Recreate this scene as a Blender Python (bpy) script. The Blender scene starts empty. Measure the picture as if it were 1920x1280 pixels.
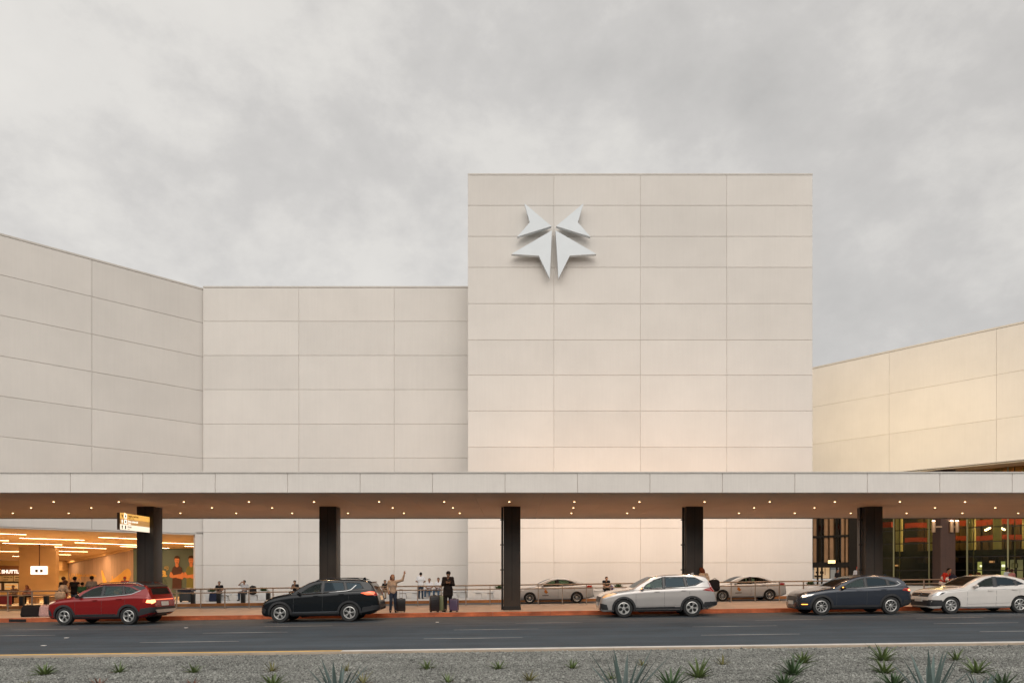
import bpy, bmesh, math, random
import numpy as np
from mathutils import Vector, Matrix
from mathutils.bvhtree import BVHTree
from mathutils.geometry import delaunay_2d_cdt, tessellate_polygon
R = math.radians
random.seed(7)
rng = np.random.default_rng(7)
scene = bpy.context.scene
COL = scene.collection

# ------------------------------------------------------------------ camera
CAMZ = 1.82
F = 1350.0          # focal length in pixels of the 1920 px wide photograph
HOR = 1072.0        # row of the horizon in the photograph
cd = bpy.data.cameras.new('camera')
cam = bpy.data.objects.new('camera', cd)
COL.objects.link(cam)
cam.location = (0, 0, CAMZ)
cam.rotation_euler = (R(90), 0, 0)
cd.sensor_width = 36.0
cd.lens = F / 1920 * 36.0
cd.shift_y = (HOR - 640) / 1920
cd.clip_end = 3000
scene.camera = cam

# ------------------------------------------------------------------ world
SUN_EL, SUN_AZ = 38.0, 176.0     # azimuth of the bright part of the overcast, behind the camera
world = bpy.data.worlds.new('World')
scene.world = world
world.use_nodes = True
wt = world.node_tree
wt.nodes.clear()
def wn(t, **k):
    n = wt.nodes.new(t)
    for a, b in k.items(): setattr(n, a, b)
    return n
def wl(a, b): wt.links.new(a, b)
def wmath(op, a, b=None, clamp=False):
    n = wn('ShaderNodeMath', operation=op, use_clamp=clamp)
    for i, v in enumerate((a, b)):
        if v is None: continue
        if isinstance(v, (int, float)): n.inputs[i].default_value = v
        else: wl(v, n.inputs[i])
    return n.outputs[0]
out = wn('ShaderNodeOutputWorld'); bg = wn('ShaderNodeBackground'); bg.inputs['Strength'].default_value = 0.1
sky = wn('ShaderNodeTexSky', sky_type='NISHITA', sun_disc=False)
sky.sun_elevation = R(SUN_EL); sky.sun_rotation = R(SUN_AZ)
tc = wn('ShaderNodeTexCoord')
sep = wn('ShaderNodeSeparateXYZ'); wl(tc.outputs['Generated'], sep.inputs[0])
comb = wn('ShaderNodeVectorMath', operation='MULTIPLY'); wl(tc.outputs['Generated'], comb.inputs[0]); comb.inputs[1].default_value = (1.0, 1.0, 1.45)
def noise(vec, scale, detail, rough, dist=0.0, w=0.0):
    n = wn('ShaderNodeTexNoise', noise_dimensions='4D')
    wl(vec, n.inputs['Vector']); n.inputs['Scale'].default_value = scale
    n.inputs['W'].default_value = w
    n.inputs['Detail'].default_value = detail; n.inputs['Roughness'].default_value = rough
    n.inputs['Distortion'].default_value = dist
    return n.outputs['Fac']
n1 = noise(comb.outputs[0], 4.6, 12, 0.60, 0.08, 5.3)
n2 = noise(comb.outputs[0], 1.5, 4, 0.5, 0.0, 1.7)
nn = wmath('ADD', wmath('MULTIPLY', n1, 0.68), wmath('MULTIPLY', n2, 0.32))
ramp = wn('ShaderNodeValToRGB')
cr = ramp.color_ramp; cr.elements[0].position = 0.36; cr.elements[0].color = (0.80,0.775,0.735,1)
cr.elements[1].position = 0.68; cr.elements[1].color = (0.53,0.518,0.50,1)
for p_, c_ in ((0.46,(0.755,0.733,0.698)),(0.500,(0.70,0.68,0.652)),(0.54,(0.64,0.622,0.60))):
    e = cr.elements.new(p_); e.color = (*c_, 1)
wl(nn, ramp.inputs[0])
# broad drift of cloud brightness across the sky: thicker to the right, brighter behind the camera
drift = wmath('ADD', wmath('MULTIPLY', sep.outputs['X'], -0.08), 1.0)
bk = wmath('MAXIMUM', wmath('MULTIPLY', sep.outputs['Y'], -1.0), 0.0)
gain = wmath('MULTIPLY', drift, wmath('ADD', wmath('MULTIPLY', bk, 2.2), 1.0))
# dark band added low in the sky behind the camera to dim car reflections
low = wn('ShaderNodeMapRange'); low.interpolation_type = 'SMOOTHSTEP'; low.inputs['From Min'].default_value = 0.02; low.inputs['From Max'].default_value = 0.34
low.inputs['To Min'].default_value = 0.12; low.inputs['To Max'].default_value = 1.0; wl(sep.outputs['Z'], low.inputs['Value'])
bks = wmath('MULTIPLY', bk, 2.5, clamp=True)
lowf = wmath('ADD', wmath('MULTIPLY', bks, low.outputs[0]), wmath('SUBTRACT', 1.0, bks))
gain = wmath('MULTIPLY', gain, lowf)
rim_ = wn('ShaderNodeMapRange'); rim_.interpolation_type = 'SMOOTHSTEP'; rim_.inputs['From Min'].default_value = 0.04; rim_.inputs['From Max'].default_value = 0.20  # second added dark band, low all round the sky, for darker reflections
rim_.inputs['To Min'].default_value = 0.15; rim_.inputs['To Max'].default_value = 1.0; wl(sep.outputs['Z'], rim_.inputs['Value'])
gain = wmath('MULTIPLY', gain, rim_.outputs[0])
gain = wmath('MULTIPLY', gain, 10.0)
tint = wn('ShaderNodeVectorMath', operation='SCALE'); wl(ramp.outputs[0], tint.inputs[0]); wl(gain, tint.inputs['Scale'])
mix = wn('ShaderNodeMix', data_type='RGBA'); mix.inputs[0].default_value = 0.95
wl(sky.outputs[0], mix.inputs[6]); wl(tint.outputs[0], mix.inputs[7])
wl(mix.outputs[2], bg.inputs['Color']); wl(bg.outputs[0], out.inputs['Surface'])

# ------------------------------------------------------------------ sun behind thick cloud
sd = bpy.data.lights.new('sun', 'SUN'); sd.energy = 0.65; sd.angle = R(40); sd.color = (1.0, 0.93, 0.84)
sun = bpy.data.objects.new('sun', sd); COL.objects.link(sun)
az = R(SUN_AZ)   # measured from +Y towards +X, as the sky texture does
sdir = Vector((math.sin(az)*math.cos(R(SUN_EL)), math.cos(az)*math.cos(R(SUN_EL)), math.sin(R(SUN_EL))))
sun.rotation_euler = sdir.to_track_quat('Z', 'Y').to_euler()
sun.location = sdir*100

scene.view_settings.view_transform = 'Standard'
scene.view_settings.look = 'None'
scene.view_settings.exposure = 0.0
scene.view_settings.gamma = 1.0
scene.render.engine = 'CYCLES'
scene.cycles.use_denoising = True
scene.cycles.max_bounces = 8
scene.cycles.transparent_max_bounces = 16
scene.cycles.sample_clamp_indirect = 4.0
scene.cycles.caustics_reflective = False
scene.cycles.caustics_refractive = False

# ------------------------------------------------------------------ helpers
SLOPE = 0.013
def gz(x, h=0.0): return SLOPE*x + h       # the street climbs gently to the right
KERB = 0.17
def PX(px, Y): return (px-960)*Y/F
def PZ(py, Y): return CAMZ - (py-HOR)*Y/F

def tag(o, label=None, cat=None, group=None, kind=None):
    if label: o['label'] = label
    if cat: o['category'] = cat
    if group: o['group'] = group
    if kind: o['kind'] = kind
    return o
def thing(name, label, cat, loc=(0,0,0), rz=0.0, group=None):
    o = bpy.data.objects.new(name, None); COL.objects.link(o)
    o.location = loc; o.rotation_euler = (0,0,rz); o.empty_display_size = 0.3
    return tag(o, label, cat, group)
def copy_tree(o, parent=None):
    c = o.copy(); COL.objects.link(c)
    if parent is not None: c.parent = parent
    for ch in list(o.children): copy_tree(ch, c)
    return c

class MB:
    def __init__(s): s.v = []; s.f = []; s.mi = []; s.cur = 0
    def add(s, vs, fs):
        b = len(s.v); s.v += [tuple(p) for p in vs]; s.f += [tuple(i+b for i in f) for f in fs]
        s.mi += [s.cur]*len(fs); return s
    def box(s, x0,x1,y0,y1,z0,z1):
        vs = [(x0,y0,z0),(x1,y0,z0),(x1,y1,z0),(x0,y1,z0),(x0,y0,z1),(x1,y0,z1),(x1,y1,z1),(x0,y1,z1)]
        return s.add(vs, [(0,3,2,1),(4,5,6,7),(0,1,5,4),(1,2,6,5),(2,3,7,6),(3,0,4,7)])
    def bbox(s, x0,x1,y0,y1,z0,z1, b=0.01):
        """box with chamfered edges"""
        bm = bmesh.new()
        bmesh.ops.create_cube(bm, size=1.0)
        for v in bm.verts:
            v.co = Vector(((x0+x1)/2+v.co.x*(x1-x0), (y0+y1)/2+v.co.y*(y1-y0), (z0+z1)/2+v.co.z*(z1-z0)))
        bmesh.ops.bevel(bm, geom=list(bm.edges), offset=b, segments=2, affect='EDGES', profile=0.5)
        bm.verts.ensure_lookup_table()
        vs = [v.co[:] for v in bm.verts]; fs = [[v.index for v in f.verts] for f in bm.faces]
        bm.free(); return s.add(vs, fs)
    def lbox(s, p, q, w, h, up=(0,0,1)):
        """bar from p to q, width w, height h"""
        p = Vector(p); q = Vector(q); d = (q-p).normalized(); u = Vector(up)
        r = d.cross(u); r = r.normalized() if r.length > 1e-6 else Vector((1,0,0)); u = r.cross(d)
        vs = []
        for a in (p, q):
            for sx, sz in ((-1,-1),(1,-1),(1,1),(-1,1)): vs.append(a + r*sx*w/2 + u*sz*h/2)
        return s.add(vs, [(0,3,2,1),(4,5,6,7),(0,1,5,4),(1,2,6,5),(2,3,7,6),(3,0,4,7)])
    def prism(s, poly, m0, m1):
        """polygon (list of 2D) mapped by m0 (2D->3D) and m1"""
        n = len(poly); vs = [m0(*p) for p in poly] + [m1(*p) for p in poly]
        tri = tessellate_polygon([[Vector((p[0],p[1],0)) for p in poly]])
        fs = [tuple(t) for t in tri] + [tuple(i+n for i in reversed(t)) for t in tri]
        fs += [(i,(i+1)%n,(i+1)%n+n,i+n) for i in range(n)]
        return s.add(vs, fs)
    def tube(s, pts, r, n=8, caps=True):
        pts = [Vector(p) for p in pts]; rs = r if isinstance(r,(list,tuple)) else [r]*len(pts)
        vs = []; fs = []; up = Vector((0,0,1)); m = len(pts)
        for i, p in enumerate(pts):
            d = (pts[min(i+1,m-1)]-pts[max(i-1,0)]).normalized()
            a = d.cross(up)
            if a.length < 1e-3: a = d.cross(Vector((0,1,0)))
            a.normalize(); b = d.cross(a)
            for k in range(n):
                t = 2*math.pi*k/n; vs.append(p + a*math.cos(t)*rs[i] + b*math.sin(t)*rs[i])
        for i in range(m-1):
            for k in range(n):
                fs.append((i*n+k, i*n+(k+1)%n, (i+1)*n+(k+1)%n, (i+1)*n+k))
        if caps: fs += [tuple(range(n-1,-1,-1)), tuple(range((m-1)*n, m*n))]
        return s.add(vs, fs)
    def lathe(s, prof, c=(0,0,0), axis='z', n=24, close=False):
        """prof: list of (r, h)"""
        vs = []; fs = []; c = Vector(c)
        for r, h in prof:
            for k in range(n):
                t = 2*math.pi*k/n; a, b = r*math.cos(t), r*math.sin(t)
                vs.append(c + (Vector((a,b,h)) if axis=='z' else Vector((a,h,b)) if axis=='y' else Vector((h,a,b))))
        m = len(prof)
        for i in range(m-1 + (1 if close else 0)):
            j = (i+1) % m
            for k in range(n): fs.append((i*n+k, i*n+(k+1)%n, j*n+(k+1)%n, j*n+k))
        if not close: fs += [tuple(range(n-1,-1,-1)), tuple(range((m-1)*n, m*n))]
        return s.add(vs, fs)
    def build(s, name, mat, parent=None, smooth=None, label=None, loc=None):
        me = bpy.data.meshes.new(name); me.from_pydata(s.v, [], s.f)
        mats = mat if isinstance(mat, (list,tuple)) else [mat]
        for m in mats: me.materials.append(m)
        if len(mats) > 1: me.polygons.foreach_set('material_index', s.mi)
        bm = bmesh.new(); bm.from_mesh(me)
        bmesh.ops.recalc_face_normals(bm, faces=bm.faces); bm.to_mesh(me); bm.free()
        if smooth is not None:
            me.polygons.foreach_set('use_smooth', [True]*len(me.polygons))
            me.set_sharp_from_angle(angle=R(smooth))
        me.update()
        o = bpy.data.objects.new(name, me); COL.objects.link(o)
        if parent is not None: o.parent = parent
        if loc is not None: o.location = loc
        if label: o['label'] = label
        return o

def text(name, s, size, mat, mtx, parent=None, bold=0.0, depth=0.01, align='LEFT', squeeze=1.0, label=None):
    """real text mesh, laid in the local XY plane of mtx"""
    cu = bpy.data.curves.new('t', 'FONT'); cu.body = s; cu.size = size; cu.offset = bold; cu.extrude = depth
    cu.align_x = align; cu.resolution_u = 3
    tmp = bpy.data.objects.new('t', cu); COL.objects.link(tmp)
    dg = bpy.context.evaluated_depsgraph_get(); dg.update()
    me = bpy.data.meshes.new_from_object(tmp.evaluated_get(dg))
    bpy.data.objects.remove(tmp); bpy.data.curves.remove(cu)
    me.transform(Matrix.Diagonal((squeeze,1,1,1))); me.transform(mtx)
    me.materials.clear(); me.materials.append(mat)
    o = bpy.data.objects.new(name, me); COL.objects.link(o)
    if parent is not None: o.parent = parent
    if label: o['label'] = label
    return o
def frame(o, x, z=(0,0,1)):
    """matrix whose local X runs along x and local Y along z"""
    x = Vector(x).normalized(); y = Vector(z).normalized(); n = x.cross(y)
    m = Matrix((x, y, n)).transposed().to_4x4(); m.translation = Vector(o); return m

# ------------------------------------------------------------------ materials
MATS = {}
def mat(name, col, rough=0.6, metal=0.0, var=0.08, vscale=3.0, bump=0.0, bscale=40.0, streak=None,
        island=0.0, coat=0.0, emit=None, estr=0.0, spec=0.5, stretch=(1,1,1)):
    if name in MATS: return MATS[name]
    m = bpy.data.materials.new(name); m.use_nodes = True; nt = m.node_tree
    b = nt.nodes['Principled BSDF']
    b.inputs['Roughness'].default_value = rough; b.inputs['Metallic'].default_value = metal
    b.inputs['Specular IOR Level'].default_value = spec
    b.inputs['Coat Weight'].default_value = coat; b.inputs['Coat Roughness'].default_value = 0.04
    def N(t, **k):
        n = nt.nodes.new(t)
        for a, c in k.items(): setattr(n, a, c)
        return n
    L = nt.links.new
    tcd = N('ShaderNodeTexCoord'); mp = N('ShaderNodeMapping'); mp.inputs['Scale'].default_value = stretch
    L(tcd.outputs['Object'], mp.inputs[0])
    nz = N('ShaderNodeTexNoise'); nz.inputs['Scale'].default_value = vscale; nz.inputs['Detail'].default_value = 6
    nz.inputs['Roughness'].default_value = 0.62
    L(mp.outputs[0], nz.inputs['Vector'])
    mr = N('ShaderNodeMapRange'); mr.inputs['From Min'].default_value = 0.25; mr.inputs['From Max'].default_value = 0.75
    mr.inputs['To Min'].default_value = 1-var; mr.inputs['To Max'].default_value = 1+var
    L(nz.outputs['Fac'], mr.inputs['Value'])
    f = mr.outputs[0]
    if streak:
        mp2 = N('ShaderNodeMapping'); mp2.inputs['Scale'].default_value = streak[1]; L(tcd.outputs['Object'], mp2.inputs[0])
        n2 = N('ShaderNodeTexNoise'); n2.inputs['Scale'].default_value = 1.0; n2.inputs['Detail'].default_value = 4; L(mp2.outputs[0], n2.inputs['Vector'])
        m2 = N('ShaderNodeMapRange'); m2.inputs['From Min'].default_value = 0.3; m2.inputs['From Max'].default_value = 0.7
        m2.inputs['To Min'].default_value = 1-streak[0]; m2.inputs['To Max'].default_value = 1+streak[0]*0.5
        L(n2.outputs['Fac'], m2.inputs['Value'])
        mm = N('ShaderNodeMath', operation='MULTIPLY'); L(f, mm.inputs[0]); L(m2.outputs[0], mm.inputs[1]); f = mm.outputs[0]
    if island:
        g = N('ShaderNodeNewGeometry'); m3 = N('ShaderNodeMapRange'); L(g.outputs['Random Per Island'], m3.inputs['Value'])
        m3.inputs['To Min'].default_value = 1-island; m3.inputs['To Max'].default_value = 1+island
        mm = N('ShaderNodeMath', operation='MULTIPLY'); L(f, mm.inputs[0]); L(m3.outputs[0], mm.inputs[1]); f = mm.outputs[0]
    sc = N('ShaderNodeVectorMath', operation='SCALE'); sc.inputs[0].default_value = col[:3]; L(f, sc.inputs['Scale'])
    L(sc.outputs[0], b.inputs['Base Color'])
    if bump:
        nb = N('ShaderNodeTexNoise'); nb.inputs['Scale'].default_value = bscale; nb.inputs['Detail'].default_value = 4
        L(mp.outputs[0], nb.inputs['Vector'])
        bp = N('ShaderNodeBump'); bp.inputs['Strength'].default_value = bump; bp.inputs['Distance'].default_value = 0.02
        L(nb.outputs['Fac'], bp.inputs['Height']); L(bp.outputs[0], b.inputs['Normal'])
    if emit:
        b.inputs['Emission Color'].default_value = (*emit, 1); b.inputs['Emission Strength'].default_value = estr
    MATS[name] = m; return m
def glass(name, tint, gloss=(0.9,0.95,1.0), mixf=0.12, rough=0.02):
    if name in MATS: return MATS[name]
    m = bpy.data.materials.new(name); m.use_nodes = True; nt = m.node_tree; nt.nodes.clear()
    o = nt.nodes.new('ShaderNodeOutputMaterial'); t = nt.nodes.new('ShaderNodeBsdfTransparent'); g = nt.nodes.new('ShaderNodeBsdfGlossy')
    t.inputs[0].default_value = (*tint, 1); g.inputs[0].default_value = (*gloss, 1); g.inputs['Roughness'].default_value = rough
    fr = nt.nodes.new('ShaderNodeFresnel'); fr.inputs[0].default_value = 1.5
    ad = nt.nodes.new('ShaderNodeMath'); ad.operation = 'ADD'; ad.use_clamp = True; ad.inputs[1].default_value = mixf
    nz = nt.nodes.new('ShaderNodeTexNoise'); nz.inputs['Scale'].default_value = 2.0
    bp = nt.nodes.new('ShaderNodeBump'); bp.inputs['Strength'].default_value = 0.02; nt.links.new(nz.outputs[0], bp.inputs['Height'])
    nt.links.new(bp.outputs[0], g.inputs['Normal'])
    mx = nt.nodes.new('ShaderNodeMixShader')
    nt.links.new(fr.outputs[0], ad.inputs[0]); nt.links.new(ad.outputs[0], mx.inputs[0])
    nt.links.new(t.outputs[0], mx.inputs[1]); nt.links.new(g.outputs[0], mx.inputs[2]); nt.links.new(mx.outputs[0], o.inputs[0])
    MATS[name] = m; return m
def lampmat(name, col, strength):
    return mat(name, (0.8,0.8,0.8), 0.5, emit=col, estr=strength, var=0.0)

M_wall = mat('precast_panel', (0.655,0.618,0.577), 0.85, var=0.05, vscale=0.35, bump=0.25, bscale=30, streak=(0.018,(9,9,0.35)), island=0.035)
M_wallside = mat('panel_backing', (0.58,0.53,0.48), 0.9, var=0.1)
M_cap = mat('coping_metal', (0.56,0.52,0.47), 0.6)
M_fascia = mat('fascia_panel', (0.71,0.66,0.61), 0.85, var=0.05, vscale=1.0, bump=0.3, bscale=45, streak=(0.035,(14,14,0.8)), island=0.02)
M_soffit = mat('soffit_panel', (0.72,0.53,0.37), 0.7, var=0.05, vscale=0.5, island=0.03)
M_darkcol = mat('bronze_cladding', (0.046,0.039,0.033), 0.45, metal=0.2, var=0.15, vscale=2, streak=(0.15,(5,5,0.5)))
M_black = mat('black_metal', (0.012,0.012,0.012), 0.45, var=0.2)
M_emblem = mat('white_enamel', (0.62,0.66,0.69), 0.35, var=0.04, vscale=1.0)
M_alum = mat('brushed_steel', (0.42,0.36,0.30), 0.32, metal=0.85, var=0.1, vscale=8, stretch=(1,1,6))

# ================================================================== SETTING
def sheet(name, x0, x1, y0, y1, h, m, slope=SLOPE, nx=1, kind='structure'):
    mb = MB()
    mb.add([(x0,y0,slope*x0+h),(x1,y0,slope*x1+h),(x1,y1,slope*x1+h),(x0,y1,slope*x0+h)], [(0,1,2,3)])
    o = mb.build(name, m)
    o['kind'] = kind
    return o
def slopebox(mb, x0, x1, y0, y1, h0, h1):
    return mb.add([(x0,y0,gz(x0,h0)),(x1,y0,gz(x1,h0)),(x1,y1,gz(x1,h0)),(x0,y1,gz(x0,h0)),
                   (x0,y0,gz(x0,h1)),(x1,y0,gz(x1,h1)),(x1,y1,gz(x1,h1)),(x0,y1,gz(x0,h1))],
                  [(0,3,2,1),(4,5,6,7),(0,1,5,4),(1,2,6,5),(2,3,7,6),(3,0,4,7)])
M_asphalt = mat('asphalt', (0.047,0.061,0.074), 0.78, var=0.28, vscale=0.6, bump=0.5, bscale=60, streak=(0.34,(0.10,1.7,1)))
M_asphalt2 = mat('asphalt_inner', (0.085,0.085,0.086), 0.8, var=0.2, vscale=0.8, bump=0.5, bscale=60)
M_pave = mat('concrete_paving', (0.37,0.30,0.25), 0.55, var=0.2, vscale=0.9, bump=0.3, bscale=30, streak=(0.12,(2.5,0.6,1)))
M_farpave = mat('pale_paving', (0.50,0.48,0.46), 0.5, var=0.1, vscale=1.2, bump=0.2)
M_kerbred = mat('red_kerb_paint', (0.50,0.125,0.045), 0.7, var=0.45, vscale=1.6, bump=0.5, bscale=20, streak=(0.35,(1.4,3,8)))
M_kerborange = mat('orange_kerb_paint', (0.50,0.20,0.065), 0.7, var=0.3, vscale=1.5, bump=0.4, bscale=20, streak=(0.25,(1.2,3,8)))
M_conc = mat('kerb_concrete', (0.36,0.29,0.22), 0.85, var=0.2, vscale=3, bump=0.4)
M_yellow = mat('yellow_kerb_paint', (0.62,0.37,0.10), 0.7, var=0.3, vscale=4)
M_white = mat('white_road_paint', (0.62,0.58,0.54), 0.7, var=0.2, vscale=4)
M_dirt = mat('ground_soil', (0.16,0.145,0.12), 0.95, var=0.25)
M_gravel = mat('gravel_bed', (0.20,0.195,0.18), 0.9, var=0.5, vscale=22, bump=1.0, bscale=45)
M_hallfloor = mat('hall_floor_tile', (0.52,0.46,0.38), 0.25, var=0.08, vscale=1.5)

sheet('ground', -500, 500, -60, 900, -0.25, M_dirt)
sheet('road', -160, 160, 15.88, 30.05, 0.0, M_asphalt)
sheet('inner_road', -160, 160, 37.1, 43.45, 0.0, M_asphalt2)
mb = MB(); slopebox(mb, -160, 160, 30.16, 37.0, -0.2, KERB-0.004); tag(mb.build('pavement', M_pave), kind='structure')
mb = MB()
x = -80.0
while x < 80:
    w = 2.4; slopebox(mb, x+0.006, x+w-0.006, 30.0, 30.158, -0.15, KERB); x += w
tag(mb.build('kerb', M_kerbred), kind='structure')
mb = MB(); slopebox(mb, -80, 80, 37.002, 37.14, -0.15, KERB); tag(mb.build('kerb', M_conc), kind='structure')
mb = MB(); x = -80.0
while x < 80:
    w = 2.4; slopebox(mb, x+0.006, x+w-0.006, 43.4, 43.55, -0.15, KERB); x += w
tag(mb.build('kerb', M_kerborange), kind='structure')
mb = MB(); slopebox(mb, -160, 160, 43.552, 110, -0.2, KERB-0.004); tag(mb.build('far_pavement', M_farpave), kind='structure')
sheet('hall_floor', -64, -18, 50.2, 80, KERB+0.004, M_hallfloor)
# median kerb: concrete with a painted top, yellow on the left and white on the right
mb = MB(); slopebox(mb, -80, 80, 15.52, 15.9, -0.2, 0.146); tag(mb.build('kerb', M_conc), kind='structure')
XK = PX(640, 15.8)
mb = MB(); slopebox(mb, -80, XK, 15.74, 15.905, -0.1, 0.150); tag(mb.build('kerb', M_yellow), kind='structure')
mb = MB(); slopebox(mb, XK+0.01, 80, 15.70, 15.905, -0.1, 0.150); tag(mb.build('kerb', M_white), kind='structure')
# worn lane markings: thin dashes, three rows
mb = MB()
def dash(c_px, Y, L, w=0.13):
    cxx = PX(c_px, Y)
    pts = []
    n = 7
    for i in range(n+1):
        xx = cxx - L/2 + L*i/n; ww = w*(0.35+0.65*math.sin(math.pi*min(max(i/n,0.08),0.92)))*random.uniform(.75,1.1)
        pts.append((xx, Y-ww/2, gz(xx,0.005))); pts.append((xx, Y+ww/2, gz(xx,0.005)))
    mb.add(pts, [(2*i,2*i+2,2*i+3,2*i+1) for i in range(n)])
for c in (-180, 355, 887, 1407, 1930, 2450): dash(c, 20.0, 2.75, 0.085)
for c in (-430, 25, 460, 930, 1378, 1830, 2290): dash(c, 23.0, 2.7, 0.08)
for c in (85, 560, 1030, 1480, 1781): dash(c, 25.6, 2.4, 0.08)
tag(mb.build('road_markings', M_white), kind='structure')

# gravel bed: a bed sheet plus real stones near the camera
sheet('gravel_base', -160, 160, -40, 15.55, 0.105, M_gravel)
M_stone = mat('gravel_stone', (0.225,0.227,0.207), 0.9, var=0.25, vscale=8, island=0.55, streak=(0.30,(0.45,0.9,0.5)))
def stones(n):
    Y = 10.4 + (15.5-10.4)*rng.random(n)**1.25
    X = (rng.random(n)*2-1)*(Y*0.80+0.6)
    r = 0.0075+0.016*rng.random(n)**2.2
    r = np.where(rng.random(n) < 0.012, r*2.0, r)
    base = np.array([(1,0,0),(-1,0,0),(0,1,0),(0,-1,0),(0,0,1),(0,0,-1)], float)
    P = base[None]*r[:,None,None]*(0.6+0.8*rng.random((n,6,1)))
    a = rng.random(n)*2*np.pi; t = rng.random(n)*1.5
    ca, sa, ct, st = np.cos(a), np.sin(a), np.cos(t), np.sin(t)
    x, y, z = P[...,0], P[...,1], P[...,2]
    y, z = y*ct[:,None]-z*st[:,None], y*st[:,None]+z*ct[:,None]
    x, y = x*ca[:,None]-y*sa[:,None], x*sa[:,None]+y*ca[:,None]
    P = np.stack([x+X[:,None], y+Y[:,None], z*0.8+(SLOPE*X+0.105+r*0.25)[:,None]], -1).reshape(-1,3)
    T = np.array([(0,2,4),(2,1,4),(1,3,4),(3,0,4),(2,0,5),(1,2,5),(3,1,5),(0,3,5)])
    Fc = (T[None]+(np.arange(n)*6)[:,None,None]).reshape(-1,3)
    me = bpy.data.meshes.new('gravel'); me.vertices.add(len(P)); me.vertices.foreach_set('co', P.ravel())
    me.loops.add(Fc.size); me.loops.foreach_set('vertex_index', Fc.ravel().astype(np.int32))
    me.polygons.add(len(Fc)); me.polygons.foreach_set('loop_start', np.arange(0,Fc.size,3,dtype=np.int32))
    me.update(calc_edges=True); me.validate(); me.materials.append(M_stone)
    o = bpy.data.objects.new('gravel', me); COL.objects.link(o)
    return tag(o, 'loose grey gravel covering the planted strip along the road', 'gravel', kind='stuff')
stones(140000)

# ================================================================== TERMINAL BUILDING
term = thing('terminal_building', 'large cream panelled airport terminal with a tall square block in the middle', 'building', (0,46,0))
IT = Matrix.Translation((0,-46,0))
def tp(mb, name, m, **k):
    o = mb.build(name, m, term, **k); o.matrix_parent_inverse = IT; return o

def wall_panels(mb, P, Q, us, zs, gap=0.018, th=0.10, skip=None, n_in=None):
    """panels between consecutive joints; P->Q plan direction; n_in points into the building"""
    P = Vector((P[0],P[1],0)); Q = Vector((Q[0],Q[1],0)); d = (Q-P).normalized()
    n = Vector(n_in) if n_in else Vector((-d.y, d.x, 0))
    g = gap/2
    for i in range(len(us)-1):
        for j in range(len(zs)-1):
            if skip and skip(i, j): continue
            u0, u1, z0, z1 = us[i]+g, us[i+1]-g, zs[j]+g, zs[j+1]-g
            c = 0.012
            vs = []
            for (dd, ins) in ((0.0, c), (c, 0.0), (th, 0.0)):
                for (u, z) in ((u0+ins,z0+ins),(u1-ins,z0+ins),(u1-ins,z1-ins),(u0+ins,z1-ins)):
                    q = P + d*u + n*dd; vs.append((q.x,q.y,z))
            fs = [(0,1,2,3)] + [(a+k, a+(k+1)%4, a+4+(k+1)%4, a+4+k) for a in (0,4) for k in range(4)] + [(11,10,9,8)]
            mb.add(vs, fs)
def slab(mb, P, Q, z0, z1, d0, d1, n_in):
    """wall-like slab parallel to PQ, offset d0..d1 along n_in"""
    P = Vector((P[0],P[1],0)); Q = Vector((Q[0],Q[1],0)); n = Vector(n_in)
    a, b, c, d = P+n*d0, Q+n*d0, Q+n*d1, P+n*d1
    vs = [(p.x,p.y,z) for z in (z0,z1) for p in (a,b,c,d)]
    return mb.add(vs, [(0,3,2,1),(4,5,6,7),(0,1,5,4),(1,2,6,5),(2,3,7,6),(3,0,4,7)])

# -- tall block
S = 29.3
zb = [-0.5] + [CAMZ+(HOR-y)/S for y in (1054.5, 989.5, 922, 838, 770, 703, 637, 569, 501, 443, 385, 328)]
ub = [0, 5.51, 11.05, 16.58, 22.08]
mb = MB(); wall_panels(mb, (-2.83,46.1), (19.25,46.1), ub, zb)
tp(mb, 'wall', M_wall, label='tall square block of cream panels')
mb = MB(); wall_panels(mb, (19.25,46.2), (19.25,72), [0,5.5,11,16.5,25.8], zb, n_in=(-1,0,0))
tp(mb, 'wall', M_wall); mb = MB(); wall_panels(mb, (-2.83,46.2), (-2.83,60), [0,5.5,13.8], zb, n_in=(1,0,0)); tp(mb, 'wall', M_wall)
ztop = CAMZ+(HOR-325)/S
mb = MB(); mb.box(-2.80,19.22,46.13,72,-0.5,ztop-0.12); tp(mb, 'core', M_wallside)
mb = MB(); mb.box(-2.83,19.25,46.085,72,ztop-0.10,ztop+0.0); tp(mb, 'coping', M_cap)
# -- middle wall
S = 27.8
zm = [-0.5] + [CAMZ+(HOR-y)/S for y in (1059.5, 997.5, 928, 858, 794.5, 730, 666, 602, 539)]
mb = MB(); wall_panels(mb, (-20.86,48.6), (-2.7,48.6), [0.0, 6.47, 12.91, 18.16], zm); tp(mb, 'wall', M_wall)
zt2 = CAMZ+(HOR-536)/S
mb = MB(); mb.box(-20.8,-2.9,48.63,60.5,-0.5,zt2-0.1); tp(mb, 'core', M_wallside)
mb = MB(); mb.box(-20.86,-2.9,48.585,60.5,zt2-0.09,zt2); tp(mb, 'coping', M_cap)
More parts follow.
